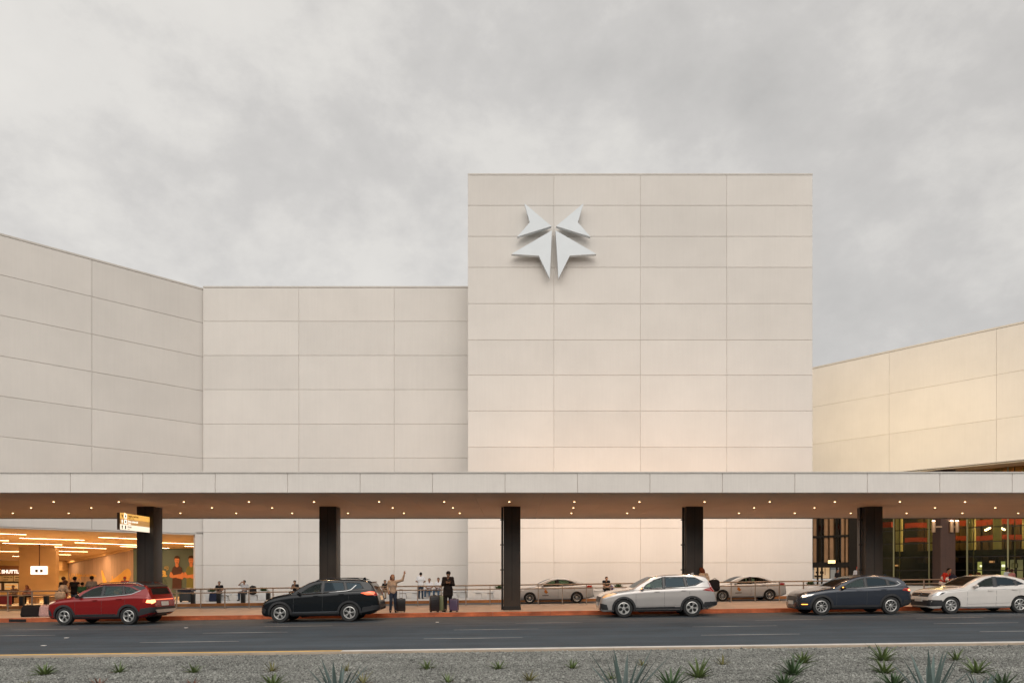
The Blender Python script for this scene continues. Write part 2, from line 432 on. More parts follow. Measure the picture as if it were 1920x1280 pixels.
# -- left wing, turned 45 degrees, with the wide opening of the hall
C0 = Vector((-20.86,48.8)); D0 = Vector((-29.03,40.8)); dl = (C0-D0).normalized(); P0 = C0 - dl*24
nl = (-dl.y, dl.x, 0)
zl = [CAMZ+2.58] + [CAMZ+h for h in (5.42, 7.68, 9.98, 12.25, 14.55, 16.84)] + [CAMZ+19.08]
usl = [0, 24-20.4, 24-13.6, 24-6.78, 24]
mb = MB(); wall_panels(mb, P0, C0, usl, zl, n_in=nl); 
wall_panels(mb, P0, C0, [24-0.60, 24], [-0.5, zm[1], zm[2], CAMZ+2.58], n_in=nl)
tp(mb, 'wall', M_wall, label='left wing wall set at an angle above the hall opening')
mb = MB(); slab(mb, P0, C0, CAMZ+2.60, CAMZ+19.0, 0.05, 0.55, nl)
slab(mb, C0-dl*0.585, C0, -0.5, CAMZ+2.60, 0.05, 0.34, nl); tp(mb, 'core', M_fascia)
mb = MB(); slab(mb, P0, C0, CAMZ+19.09, CAMZ+19.2, -0.015, 0.7, nl); tp(mb, 'coping', M_cap)
mb = MB(); slab(mb, P0, C0-dl*0.6, CAMZ+2.50, CAMZ+2.565, 0.0, 0.5, nl); tp(mb, 'lintel', M_cap)
# -- right wing, raised on columns over the glass entrance
A0 = Vector((28.3,67.8)); B0 = Vector((39.3,55.3)); dr = (B0-A0).normalized(); nr = (-dr.y, dr.x, 0)
PR = A0 - dr*8; ZR0 = CAMZ+8.63; ZR1 = CAMZ+19.1
usr = [0, 8-1.16, 8+6.84, 8+14.85, 8+22.9, 8+30.9]
mb = MB(); wall_panels(mb, PR, PR+dr*40, usr, [ZR0, CAMZ+12.0, CAMZ+15.5, ZR1], n_in=nr)
tp(mb, 'wall', M_wall, label='right wing wall set at an angle above the glass entrance')
QR = PR+dr*38.9
mb = MB(); slab(mb, PR, QR, ZR0+0.01, ZR1-0.02, 0.04, 14, nr); tp(mb, 'core', M_wallside)
mb = MB(); slab(mb, PR, QR, ZR1+0.02, ZR1+0.16, -0.015, 1.0, nr); tp(mb, 'coping', M_cap)
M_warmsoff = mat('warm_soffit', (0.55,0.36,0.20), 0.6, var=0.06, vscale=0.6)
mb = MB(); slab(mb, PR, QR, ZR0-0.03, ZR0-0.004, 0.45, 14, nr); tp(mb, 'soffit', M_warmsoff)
mb = MB(); slab(mb, PR, QR, ZR0-0.10, ZR0-0.002, 0.30, 0.44, nr); tp(mb, 'soffit_trim', M_cap)

# -- glass facade under the right wing
G0 = A0 + Vector(nr[:2])*3.2
def gp(t, off=0.0): q = G0 + dr*t + Vector(nr[:2])*off; return (q.x, q.y)
def t_at(px, off=0.0):
    k = (px-960)/F; g = G0 + Vector(nr[:2])*off
    return (k*g.y - g.x)/(dr.x - k*dr.y)
def YT(t, off=0.0): return gp(t, off)[1]
TEND = 30.0
M_gl = glass('facade_glass', (0.74,0.74,0.60), gloss=(0.35,0.38,0.36), mixf=0.0, rough=0.03)
M_mul = mat('mullion_steel', (0.02,0.016,0.013), 0.4, metal=0.5)
M_mulv = mat('glass_fin', (0.20,0.19,0.10), 0.3)
mb = MB(); slab(mb, gp(4.6), gp(TEND), 0.0, ZR0-0.05, 0.0, 0.02, nr); tp(mb, 'window', M_gl, label='tall glass curtain wall with greenish panes')
mb = MB()
for h in (-1.15, 0.16, 1.30, 2.56, 3.75, 4.95, 6.15, 7.35): slab(mb, gp(4.6), gp(TEND), CAMZ+h-0.04, CAMZ+h+0.04, -0.06, -0.002, nr)
tp(mb, 'mullion', M_mul)
mb = MB()
for k in range(-1, 9):
    t = 9.0+2.93*k
    if t > 4.6: slab(mb, gp(t-0.05), gp(t+0.05), 0.1, ZR0-0.05, -0.20, -0.065, nr); slab(mb, gp(t+0.38), gp(t+0.43), 0.1, ZR0-0.05, 0.03, 0.18, nr)
tp(mb, 'glass_fin', M_mulv)
# hall behind the glass
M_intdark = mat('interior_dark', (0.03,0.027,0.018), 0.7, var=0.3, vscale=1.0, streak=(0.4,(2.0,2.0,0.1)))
M_redband = mat('red_band_colour', (0.40,0.055,0.035), 0.5, var=0.15)
M_cream = mat('cream_column', (0.80,0.70,0.38), 0.5, var=0.06)
M_slat = mat('timber_fin', (0.30,0.17,0.09), 0.55, var=0.2, vscale=2, streak=(0.2,(6,6,0.5)))
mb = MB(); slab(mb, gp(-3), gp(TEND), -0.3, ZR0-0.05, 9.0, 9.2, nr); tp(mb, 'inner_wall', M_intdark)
M_wood2 = mat('timber_screen', (0.10,0.06,0.028), 0.55, var=0.35, vscale=1.2, streak=(0.45,(1.3,1.3,0.05)))
mb = MB()
for k in range(40):
    t = 5+0.62*k; slab(mb, gp(t), gp(t+0.5), CAMZ+0.9, CAMZ+8.2, 8.6+0.2*(k%2), 8.95, nr)
tp(mb, 'timber_screen', M_wood2)
for z0, z1 in ((2.9,3.32),(4.25,4.75),(5.7,6.2)):  # wavy red bands running across the hall behind the glass
    mb = MB()
    top_, bot_ = [], []
    vs = []
    for k in range(51):
        t = 4.8+0.5*k; dz = 0.07*math.sin(k*0.9)
        for off_, zz_ in ((5.9,z0),(5.9,z1),(6.1,z1),(6.1,z0)): q = gp(t, off_+0.1*math.sin(k*0.5)); vs.append((q[0],q[1],CAMZ+zz_+dz*(1 if zz_ == z0 else .5)))
    mb.add(vs, [(4*k+j,4*k+(j+1)%4,4*(k+1)+(j+1)%4,4*(k+1)+j) for k in range(50) for j in range(4)])
    tp(mb, 'red_band', M_redband)
for px, off in ((1686,2.4),(1746,1.6),(1822,2.4),(1870,1.6),(1925,2.4)):
    q = gp(t_at(px,off), off); mb = MB(); mb.lathe([(0.31,CAMZ+1.9),(0.31,ZR0-0.06)], (q[0],q[1],0), n=20)
    tp(mb, 'hanging_column', M_cream, smooth=40)
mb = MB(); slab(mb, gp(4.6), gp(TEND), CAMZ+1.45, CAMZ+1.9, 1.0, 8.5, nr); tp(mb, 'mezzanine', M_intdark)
# entrance bay: dark frame with timber fins
mb = MB()
slab(mb, gp(t_at(1594)), gp(t_at(1612)), 0, ZR0-0.05, -0.3, 0.3, nr)
slab(mb, gp(-4), gp(t_at(1596)), CAMZ+0.45, CAMZ+0.95, -0.25, 0.2, nr)
slab(mb, gp(-4), gp(t_at(1596)), CAMZ+3.35, CAMZ+3.55, -0.25, 0.2, nr)
slab(mb, gp(-4), gp(t_at(1596)), CAMZ+6.0, CAMZ+6.2, -0.25, 0.2, nr)
for px in (1533, 1541, 1569): slab(mb, gp(t_at(px)-0.05), gp(t_at(px)+0.05), 0, ZR0-0.05, -0.1, 0.1, nr)
tp(mb, 'door_frame', M_mul)
mb = MB(); slab(mb, gp(-4), gp(4.5), CAMZ+0.96, ZR0-0.05, 0.25, 0.27, nr); tp(mb, 'window', glass('entrance_glass', (0.35,0.28,0.2), mixf=0.03))
for px, w in ((1529,0.28),(1550,0.32),(1560,0.32),(1581,0.24),(1589,0.20)):
    mb = MB(); slab(mb, gp(t_at(px)-w/2), gp(t_at(px)+w/2), (CAMZ+0.97 if px<1570 else 0.1), ZR0-0.06, -0.15, 0.12, nr); tp(mb, 'timber_fin', M_slat)
mb = MB(); slab(mb, gp(-3), gp(4.5), CAMZ+4.3, CAMZ+4.8, 3.4, 3.8, nr); tp(mb, 'red_band', M_redband)
# brown cladded pier holding the wing
q = ((1771-960)/22.2, F/22.2)
mb = MB(); mb.bbox(q[0]-0.62,q[0]+0.62,q[1]-0.5,q[1]+0.7,-0.3,ZR0-0.04,0.02); tp(mb, 'pier', mat('red_brown_cladding',(0.05,0.022,0.014),0.4,var=0.15,streak=(0.2,(6,6,0.4))))
PIER = q
# -- left hall interior: ceiling that falls gently, feature walls, pillar
def zc(Y): return CAMZ + 2.55 - 0.05*(Y-48.4)
M_ceil = mat('hall_ceiling', (0.66,0.47,0.27), 0.7, var=0.04, vscale=0.5)
M_hallwall = mat('hall_wall', (0.80,0.62,0.34), 0.7, var=0.05, vscale=0.7)
M_pillar = mat('hall_pillar_stone', (0.52,0.36,0.20), 0.6, var=0.07, vscale=0.8, streak=(0.06,(0.6,0.6,2)))
M_teal = mat('teal_wall_print', (0.075,0.125,0.135), 0.6, var=0.06, vscale=1)
M_mural = mat('grey_brown_mural', (0.46,0.35,0.33), 0.6, var=0.12, vscale=0.8, streak=(0.22,(7,7,0.25)))
mb = MB()
mb.add([(-64,33,zc(33)),(-20.4,33,zc(33)),(-20.4,80,zc(80)),(-64,80,zc(80)),(-64,33,zc(33)+0.3),(-20.4,33,zc(33)+0.3),(-20.4,80,zc(80)+0.3),(-64,80,zc(80)+0.3)],
       [(0,3,2,1),(4,5,6,7),(0,1,5,4),(1,2,6,5),(2,3,7,6),(3,0,4,7)])
# keep the ceiling behind the slanted facade
def clip_mb(mb, name, m):
    me = bpy.data.meshes.new(name); me.from_pydata(mb.v, [], mb.f); bm = bmesh.new(); bm.from_mesh(me)
    pl = Vector((P0.x,P0.y,0)) + Vector(nl)*0.3
    res = bmesh.ops.bisect_plane(bm, geom=bm.verts[:]+bm.edges[:]+bm.faces[:], plane_co=pl, plane_no=Vector(nl), clear_inner=True)
    bmesh.ops.recalc_face_normals(bm, faces=bm.faces)
    bm.to_mesh(me); bm.free(); me.materials.append(m)
    o = bpy.data.objects.new(name, me); COL.objects.link(o); o.parent = term; o.matrix_parent_inverse = IT; return o
clip_mb(mb, 'ceiling', M_ceil)
XT = PX(250, 60); YM = 76.0; XM = PX(127.5, YM)
mb = MB(); mb.box(XT, -20.6, 60, 60.3, -0.6, zc(60)+0.05); tp(mb, 'inner_wall', M_teal, label='teal wall at the back right of the hall')
mb = MB(); mb.box(-20.6, -20.3, 48.9, 60.3, -0.6, zc(49)+0.1); tp(mb, 'inner_wall', M_hallwall)
dm = Vector((XM-XT, YM-60)).normalized(); LM = (Vector((XM,YM))-Vector((XT,60))).length
nm = (-dm.y, dm.x, 0) if (-dm.y*1+dm.x*0) > 0 else (dm.y, -dm.x, 0)
mb = MB(); 
def mp_(u, z, off=0.0): q = Vector((XT,60)) + dm*u; return (q.x + nm[0]*off, q.y + nm[1]*off, z)
vs = [mp_(0,-0.7), mp_(LM,-0.7), mp_(LM,zc(YM)-0.28), mp_(0,zc(60)-0.12)]; vs += [(a+nm[0]*0.3,b+nm[1]*0.3,c) for a,b,c in vs]
mb.add(vs, [(0,1,2,3),(7,6,5,4),(0,4,5,1),(1,5,6,2),(2,6,7,3),(3,7,4,0)]); tp(mb, 'inner_wall', M_mural, label='slanting wall covered with a grey and gold mural')
mb = MB()
vs = [mp_(0,zc(60)-0.12,-0.25), mp_(LM,zc(YM)-0.28,-0.25), mp_(LM,zc(YM)+0.02,-0.25), mp_(0,zc(60)+0.02,-0.25)]; vs += [(a+nm[0]*0.55,b+nm[1]*0.55,c) for a,b,c in vs]
mb.add(vs, [(0,1,2,3),(7,6,5,4),(0,4,5,1),(1,5,6,2),(2,6,7,3),(3,7,4,0)]); tp(mb, 'bulkhead', M_ceil)
mb = MB(); mb.box(-64, XM+0.6, YM, YM+0.3, -1.2, zc(YM)+0.05); tp(mb, 'inner_wall', M_hallwall)
mb = MB(); mb.box(-64.3, -64, 30, YM+0.3, -1.2, CAMZ+4); tp(mb, 'inner_wall', M_hallwall)
mb = MB(); mb.bbox(PX(35,58.1), PX(105,58.1), 58.1, 58.5, -0.8, zc(59)+0.1, 0.02); tp(mb, 'pillar', M_pillar, label='wide tan pillar inside the hall')
mb = MB(); mb.box(XM-0.55, XM-0.35+0.5, YM-1.2, YM-0.01, zc(YM)-1.0, zc(YM)); tp(mb, 'bulkhead', M_ceil)
mb = MB(); mb.box(-66, -20, 62, 80, CAMZ+4.0, CAMZ+4.4); mb.box(-66,-22,52,62,CAMZ+4.0,CAMZ+4.4); tp(mb, 'roof', M_wallside)

# strip lights of the hall ceiling, each one a lamp of its own
M_strip = lampmat('strip_light_diffuser', (1.0,0.60,0.30), 24.0)
STR = [(-40,997.5,50,1000.5),(36,1007,159,1011),(-50,1010,17,1012),(4,1016.5,117,1019.5),(102,1023.5,200,1027),(139.4,1015.5,268,1020.5),
       (184,1005.5,300,1010.5),(224.5,1022.5,290,1025),(290,1015.4,372,1018.2),(345.7,1022.3,392,1023.2),(285,1025.3,318,1026.3),
       (-30,1031.8,36,1032.6),(100,1031.3,165.5,1033),(100,1038,133,1038.7),(23,1041.3,38,1041.6)]
HALLLAB = ['longest strip light starting beyond the left edge, nearest the opening','long strip light in front of the tan pillar, second row','short strip light end at the left edge of the photo, second row',
 'long strip light just before the tan pillar, third row','strip light right of the pillar top, fourth row','strip light pointing at the yellow wayfinding sign from the left, third row',
 'strip light passing under the wayfinding sign, nearest its column','short strip light ending behind the first column, deepest there','strip light to the right of the first column, nearest one',
 'small strip light by the right jamb of the opening','short strip light above the teal wall next to the first column','strip light left of the tan pillar, above the shop',
 'strip light right of the pillar, fifth row','shortest strip light right of the pillar, deepest row','tiny strip light left of the pillar, deepest row']
for i, (x0,y0,x1,y1) in enumerate(STR):
    e = []
    for (px,py) in ((x0,y0),(x1,y1)):
        Y = F*4.97/((HOR-py)+67.5); e.append(Vector((PX(px,Y), Y, zc(Y)-0.03)))
    d = (e[1]-e[0]).normalized()
    t = thing('strip_light', 'warm ' + HALLLAB[i], 'ceiling light', tuple(e[0]), group='strip lights on the hall ceiling')
    mb = MB(); mb.lbox(Vector((0,0,0.015)), e[1]-e[0]+Vector((0,0,0.015)), 0.20, 0.05); mb.build('housing', M_cap, t)
    mb = MB(); mb.lbox(d*0.03+Vector((0,0,-0.014)), e[1]-e[0]-d*0.03+Vector((0,0,-0.014)), 0.11, 0.008); mb.build('diffuser', M_strip, t)

# ================================================================== CANOPY
can = thing('entrance_canopy', 'long flat concrete canopy on dark square columns along the pickup kerb', 'canopy', (0,31.8,gz(0,KERB)))
IC = Matrix.Translation((0,-31.8,-gz(0,KERB)))
def cpt(mb, name, m, **k): o = mb.build(name, m, can, **k); o.matrix_parent_inverse = IC; return o
ZS = 4.68; ZT = 5.43; XC0, XC1 = -39.4, 39.0
mb = MB(); mb.box(XC0, XC1, 25.965, 38.2, ZS+0.03, ZT-0.06); cpt(mb, 'roof_slab', M_wallside)
k0 = -15; us = [(-0.25+2.61*k)-XC0 for k in range(-15, 16)]
mb = MB(); wall_panels(mb, (XC0,25.93), (XC1,25.93), us, [ZS-0.012, ZT-0.045], gap=0.013, n_in=(0,1,0)); cpt(mb, 'fascia', M_fascia)
mb = MB(); mb.box(XC0, XC1, 25.90, 26.3, ZT-0.05, ZT); cpt(mb, 'edge_trim', M_cap)
mb = MB(); mb.box(XC0, XC1, 38.2, 38.24, ZS-0.03, ZT-0.1); cpt(mb, 'edge_trim', M_darkcol)
mb = MB()
ys = [26.04, 27.9, 30.5, 33.1, 35.7, 38.19]
for k in range(-15, 15):
    for j in range(5):
        x0 = 1.2+2.61*k; mb.box(x0+0.004, x0+2.606, ys[j]+0.004, ys[j+1]-0.004, ZS, ZS+0.028)
cpt(mb, 'soffit', M_soffit)
COLX = [-31.9, -23.95, -16.0, -8.04, 0.0, 7.97, 15.8, 23.8, 31.8]
for i, xc in enumerate(COLX):
    mb = MB(); mb.bbox(xc-0.37, xc+0.37, 31.4, 32.2, gz(xc,KERB)-0.03, ZS-0.002, 0.012)
    c = cpt(mb, 'column', M_darkcol, smooth=30)
    mb = MB(); mb.box(xc-0.012, xc+0.012, 31.392, 31.396, 0.6, ZS-0.05)
    mb.box(xc-0.385, xc+0.385, 31.385, 32.215, gz(xc,KERB), gz(xc,KERB)+0.16)
    o = mb.build('base_plate', mat('dark_steel',(0.03,0.027,0.025),0.4,metal=0.6), c)
    if xc > -1:
        mb = MB(); xx = xc-0.43; mb.tube([(xx,31.75,gz(xc,KERB)),(xx,31.75,ZS-0.003)], 0.045, 10)
        for z in (1.9, 3.0, 4.1): mb.box(xx-0.09, xx+0.06, 31.70, 31.80, z, z+0.05)
        mb.build('conduit', M_black, c, smooth=40)
# downlights: recessed lamps, parts of the canopy
M_dl = lampmat('downlight_lens', (1.0,0.62,0.32), 8.0)
ring = MB(); ring.lathe([(0.045,0.0),(0.065,0.0),(0.065,-0.008),(0.045,-0.008)], close=True, n=16)
disc = MB(); disc.lathe([(0.034,-0.008),(0.031,-0.016),(0.022,-0.024),(0.01,-0.027)], n=12)
r0 = ring.build('downlight', mat('downlight_trim',(0.6,0.55,0.5),0.4), can, smooth=30); r0.matrix_parent_inverse = IC
d0 = disc.build('lens', M_dl, r0)
first = True
SPOTS = []
for (Y, xs, dx) in ((29.2,-0.11,2.64),(31.9,0.05,2.67),(34.8,0.17,2.70)):
    for k in range(-13, 14):
        x = xs+dx*k
        if abs(x) > 36: continue
        if Y == 31.9 and min(abs(x-c) for c in COLX) < 0.6: continue
        if first: r, d = r0, d0; first = False
        else:
            r = r0.copy(); COL.objects.link(r); d = d0.copy(); COL.objects.link(d); d.parent = r; r.parent = can; r.matrix_parent_inverse = IC
        r.location = (x, Y, ZS-0.001)
        SPOTS.append((x, Y, r))
sp = bpy.data.lights.new('downlight_beam', 'SPOT'); sp.energy = 175; sp.color = (1.0,0.60,0.33); sp.spot_size = R(112); sp.spot_blend = 0.8; sp.shadow_soft_size = 0.06
for (x, Y, r) in SPOTS:
    l = bpy.data.objects.new('downlight_beam', sp); COL.objects.link(l); l.parent = r; l.location = (0,0,-0.09)

# ================================================================== WALL EMBLEM
emb = thing('wall_emblem', 'white four-pointed star emblem of angular blades on the tall block', 'emblem', (PX(1039,45.5), 45.75, PZ(427,45.5)))
s_e = F/45.48
for poly in ([(485,350),(780,598),(405,715),(545,557)], [(1130,350),(1068,557),(1207,715),(832,598)],
             [(785,645),(762,1168),(642,922),(343,903)], [(825,645),(1272,903),(980,920),(857,1168)]):
    pp = []
    for (u, v) in poly:
        px, py = 900+u/5.817, 320+v/5.817
        pp.append(((px-960)/s_e - emb.location.x, CAMZ-(py-HOR)/s_e - emb.location.z))
    if True:
        mb = MB(); mb.prism(pp, lambda a,b: (a,-0.20,b), lambda a,b: (a,0.08,b))
        cx_ = sum(p[0] for p in pp)/4; cz_ = sum(p[1] for p in pp)/4
        mb.build('blade', M_emblem, emb)
mb = MB()
for (px,py) in ((1000,415),(1080,415),(1010,470),(1068,470)):
    a, b = (px-960)/s_e-emb.location.x, CAMZ-(py-HOR)/s_e-emb.location.z
    mb.box(a-0.1,a+0.1,0.07,0.36,b-0.1,b+0.1)
mb.build('bracket', M_black, emb)

# assumed warm area lights without fixtures, added to wash the walls
def assumed_wall_wash(loc, tgt, L, en, col, xdir):
    fl = bpy.data.lights.new('assumed_wall_wash', 'AREA'); fl.shape = 'RECTANGLE'; fl.size = L; fl.size_y = 0.3; fl.energy = en; fl.color = col
    o = bpy.data.objects.new('assumed_wall_wash', fl); COL.objects.link(o)
    z = (Vector(loc)-Vector(tgt)).normalized(); x = Vector(xdir).normalized(); x = (x-z*x.dot(z)).normalized(); y = z.cross(x)
    m = Matrix((x,y,z)).transposed().to_4x4(); m.translation = loc; o.matrix_world = m; return o
wm = A0.lerp(B0, 0.40); fp = wm - Vector(nr[:2])*13
assumed_wall_wash((fp.x,fp.y,12.4), (wm.x,wm.y,CAMZ+13.0), 24, 1700, (1.0,0.74,0.38), (dr.x,dr.y,0))
assumed_wall_wash((8.5,39.2,5.75), (8.5,46.1,9.5), 20, 290, (1.0,0.64,0.40), (1,0,0))
assumed_wall_wash((8.4,39.0,4.62), (8.4,46.1,2.8), 19, 330, (1.0,0.62,0.34), (1,0,0))

for (px_, Y_, en_) in ((112,73.0,110),(15,73.0,90),(-60,70,110),(20,50,330),(130,53,330),(235,54,190),(345,55.0,220),(70,64,330),(150,64,200),(-60,48,330)):  # added area lights without fixtures, filling the hall beside its strip lights
    l = bpy.data.lights.new('hall_fill_light','AREA'); l.size = 2.6; l.energy = en_; l.color = (1.0,.56,.22)
    o = bpy.data.objects.new('hall_fill_light', l); COL.objects.link(o); o.location = (PX(px_,Y_), Y_, zc(Y_)-0.12)

# ================================================================== CARS
def pchip(pts):
    x = np.array([p[0] for p in pts], float); y = np.array([p[1] for p in pts], float)
    h = np.diff(x); d = np.diff(y)/h; m = np.zeros_like(y)
    for i in range(1, len(x)-1):
        if d[i-1]*d[i] > 0:
            w1, w2 = 2*h[i]+h[i-1], h[i]+2*h[i-1]; m[i] = (w1+w2)/(w1/d[i-1]+w2/d[i])
    m[0], m[-1] = d[0], d[-1]
    def f(t):
        t = min(max(t, x[0]), x[-1]); i = min(max(int(np.searchsorted(x, t))-1, 0), len(h)-1)
        s = (t-x[i])/h[i]
        return float((2*s**3-3*s*s+1)*y[i]+(s**3-2*s*s+s)*h[i]*m[i]+(-2*s**3+3*s*s)*y[i+1]+(s**3-s*s)*h[i]*m[i+1])
    return f
def inside(p, poly):
    x, y = p; c = False; n = len(poly)
    for i in range(n):
        x1, y1 = poly[i]; x2, y2 = poly[(i+1)%n]
        if (y1 > y) != (y2 > y) and x < (x2-x1)*(y-y1)/(y2-y1)+x1: c = not c
    return c
def shrink(poly, d):
    n = len(poly); cx = sum(p[0] for p in poly)/n; cy = sum(p[1] for p in poly)/n
    area = sum(poly[i][0]*poly[(i+1)%n][1]-poly[(i+1)%n][0]*poly[i][1] for i in range(n))/2
    s = 1 if area > 0 else -1; outp = []
    for i in range(n):
        a, b, c = Vector(poly[i-1]), Vector(poly[i]), Vector(poly[(i+1)%n])
        e1, e2 = (b-a).normalized(), (c-b).normalized()
        n1, n2 = Vector((-e1.y,e1.x))*s, Vector((-e2.y,e2.x))*s
        k = n1+n2; k = k/max(k.dot(k)/2, 0.35)
        outp.append((b.x+k.x*d, b.y+k.y*d))
    return outp

M_tyre = mat('tyre_rubber', (0.018,0.018,0.018), 0.8, var=0.2, vscale=12)
M_alloy = mat('alloy', (0.55,0.54,0.52), 0.3, metal=0.75, var=0.05)
M_alloyd = mat('dark_alloy', (0.16,0.16,0.16), 0.35, metal=0.8)
M_clad = mat('black_plastic', (0.022,0.022,0.024), 0.55, var=0.15, vscale=8, bump=0.1, bscale=200)
M_trim = mat('chrome', (0.28,0.28,0.28), 0.12, metal=1.0, var=0.02)
M_int = mat('cabin_fabric', (0.03,0.028,0.026), 0.9, var=0.3, vscale=10)
M_seat = mat('seat_fabric', (0.07,0.06,0.05), 0.9, var=0.3, vscale=10)
M_plate = mat('number_plate', (0.62,0.62,0.60), 0.5, var=0.1, vscale=12)
M_clearlamp = mat('headlamp_lens', (0.50,0.50,0.50), 0.08, metal=0.4, coat=1.0, var=0.3, vscale=14)
M_redlamp = mat('tail_lamp_lens', (0.36,0.02,0.015), 0.12, coat=1.0, var=0.3, vscale=10)
M_redlit = mat('tail_lamp_lit', (0.5,0.04,0.02), 0.15, coat=1.0, emit=(1.0,0.16,0.06), estr=1.6)
M_redglow = mat('tail_lamp_bright', (0.6,0.1,0.04), 0.15, emit=(1.0,0.25,0.1), estr=5.0)
M_headlit = mat('headlamp_lit', (0.45,0.4,0.35), 0.1, emit=(1.0,0.6,0.3), estr=0.5)
M_headbright = mat('headlamp_bright', (0.8,0.8,0.8), 0.1, emit=(1.0,0.75,0.5), estr=9.0)
M_indic = mat('indicator_lit', (0.7,0.3,0.05), 0.2, emit=(1.0,0.35,0.05), estr=5.0)
G_dark = glass('tinted_glass', (0.05,0.065,0.075), gloss=(0.20,0.27,0.32), mixf=0.05)
G_mid = glass('car_glass', (0.58,0.66,0.58), gloss=(0.28,0.34,0.36), mixf=0.03)
G_screen = glass('windscreen_glass', (0.22,0.25,0.25), gloss=(0.4,0.45,0.5), mixf=0.05)
G_front = glass('clear_glass', (0.55,0.56,0.50), gloss=(0.25,0.3,0.3), mixf=0.0)

def rim_mesh(r, spokes, style):
    """alloy wheel face towards -Y, centre at the origin"""
    mb = MB(); R0 = r*0.67
    mb.lathe([(R0, -0.088),(R0-0.018,-0.094),(R0-0.03,-0.086),(R0-0.035,-0.05),(R0,-0.05)], axis='y', n=36, close=True)
    mb.lathe([(0.001,-0.080),(0.045,-0.080),(0.06,-0.07),(0.06,-0.045),(0.001,-0.045)], axis='y', n=16, close=True)
    for k in range(spokes):
        a = 2*math.pi*k/spokes + 0.3
        subs = ((-0.10,1),(0.10,1)) if style == 'split' else ((0,1),)
        w0, w1 = {'split':(0.010,0.015),'blade':(0.016,0.034),'thin':(0.009,0.012),'y':(0.013,0.018)}[style]
        for (da, _) in subs:
            c0, s0 = math.cos(a+da*0.6), math.sin(a+da*0.6); c1, s1 = math.cos(a+da*1.5), math.sin(a+da*1.5)
            p = Vector((c0*0.04,-0.068,s0*0.04)); q = Vector((c1*(R0-0.01),-0.076,s1*(R0-0.01)))
            d = (q-p).normalized(); t = d.cross(Vector((0,1,0))).normalized()
            vs = [p-t*w0, p+t*w0, q+t*w1, q-t*w1]; vs += [v+Vector((0,0.03,0)) for v in vs]
            mb.add(vs, [(0,1,2,3),(7,6,5,4),(0,4,5,1),(1,5,6,2),(2,6,7,3),(3,7,4,0)])
            if style == 'y':
                for sg in (-1,1):
                    m_ = p+(q-p)*0.5; q2 = Vector((math.cos(a+sg*0.32)*(R0-0.01),-0.076,math.sin(a+sg*0.32)*(R0-0.01)))
                    d2 = (q2-m_).normalized(); t2 = d2.cross(Vector((0,1,0))).normalized()
                    vs = [m_-t2*0.014, m_+t2*0.014, q2+t2*0.016, q2-t2*0.016]; vs += [v+Vector((0,0.03,0)) for v in vs]
                    mb.add(vs, [(0,1,2,3),(7,6,5,4),(0,4,5,1),(1,5,6,2),(2,6,7,3),(3,7,4,0)])
    return mb
def tyre_mesh(r):
    mb = MB(); w = 0.105
    mb.lathe([(r*0.68,-w*0.86),(r*0.74,-w),(r*0.93,-w),(r*0.985,-w*0.82),(r,-w*0.5),(r,w*0.5),(r*0.985,w*0.82),(r*0.93,w),(r*0.7,w),(r*0.66,w*0.2),(r*0.66,-w*0.5)], axis='y', n=40, close=True)
    mb.lathe([(0.001,-0.03),(r*0.67,-0.03),(r*0.67,0.02),(0.001,0.02)], axis='y', n=40, close=True)
    return mb

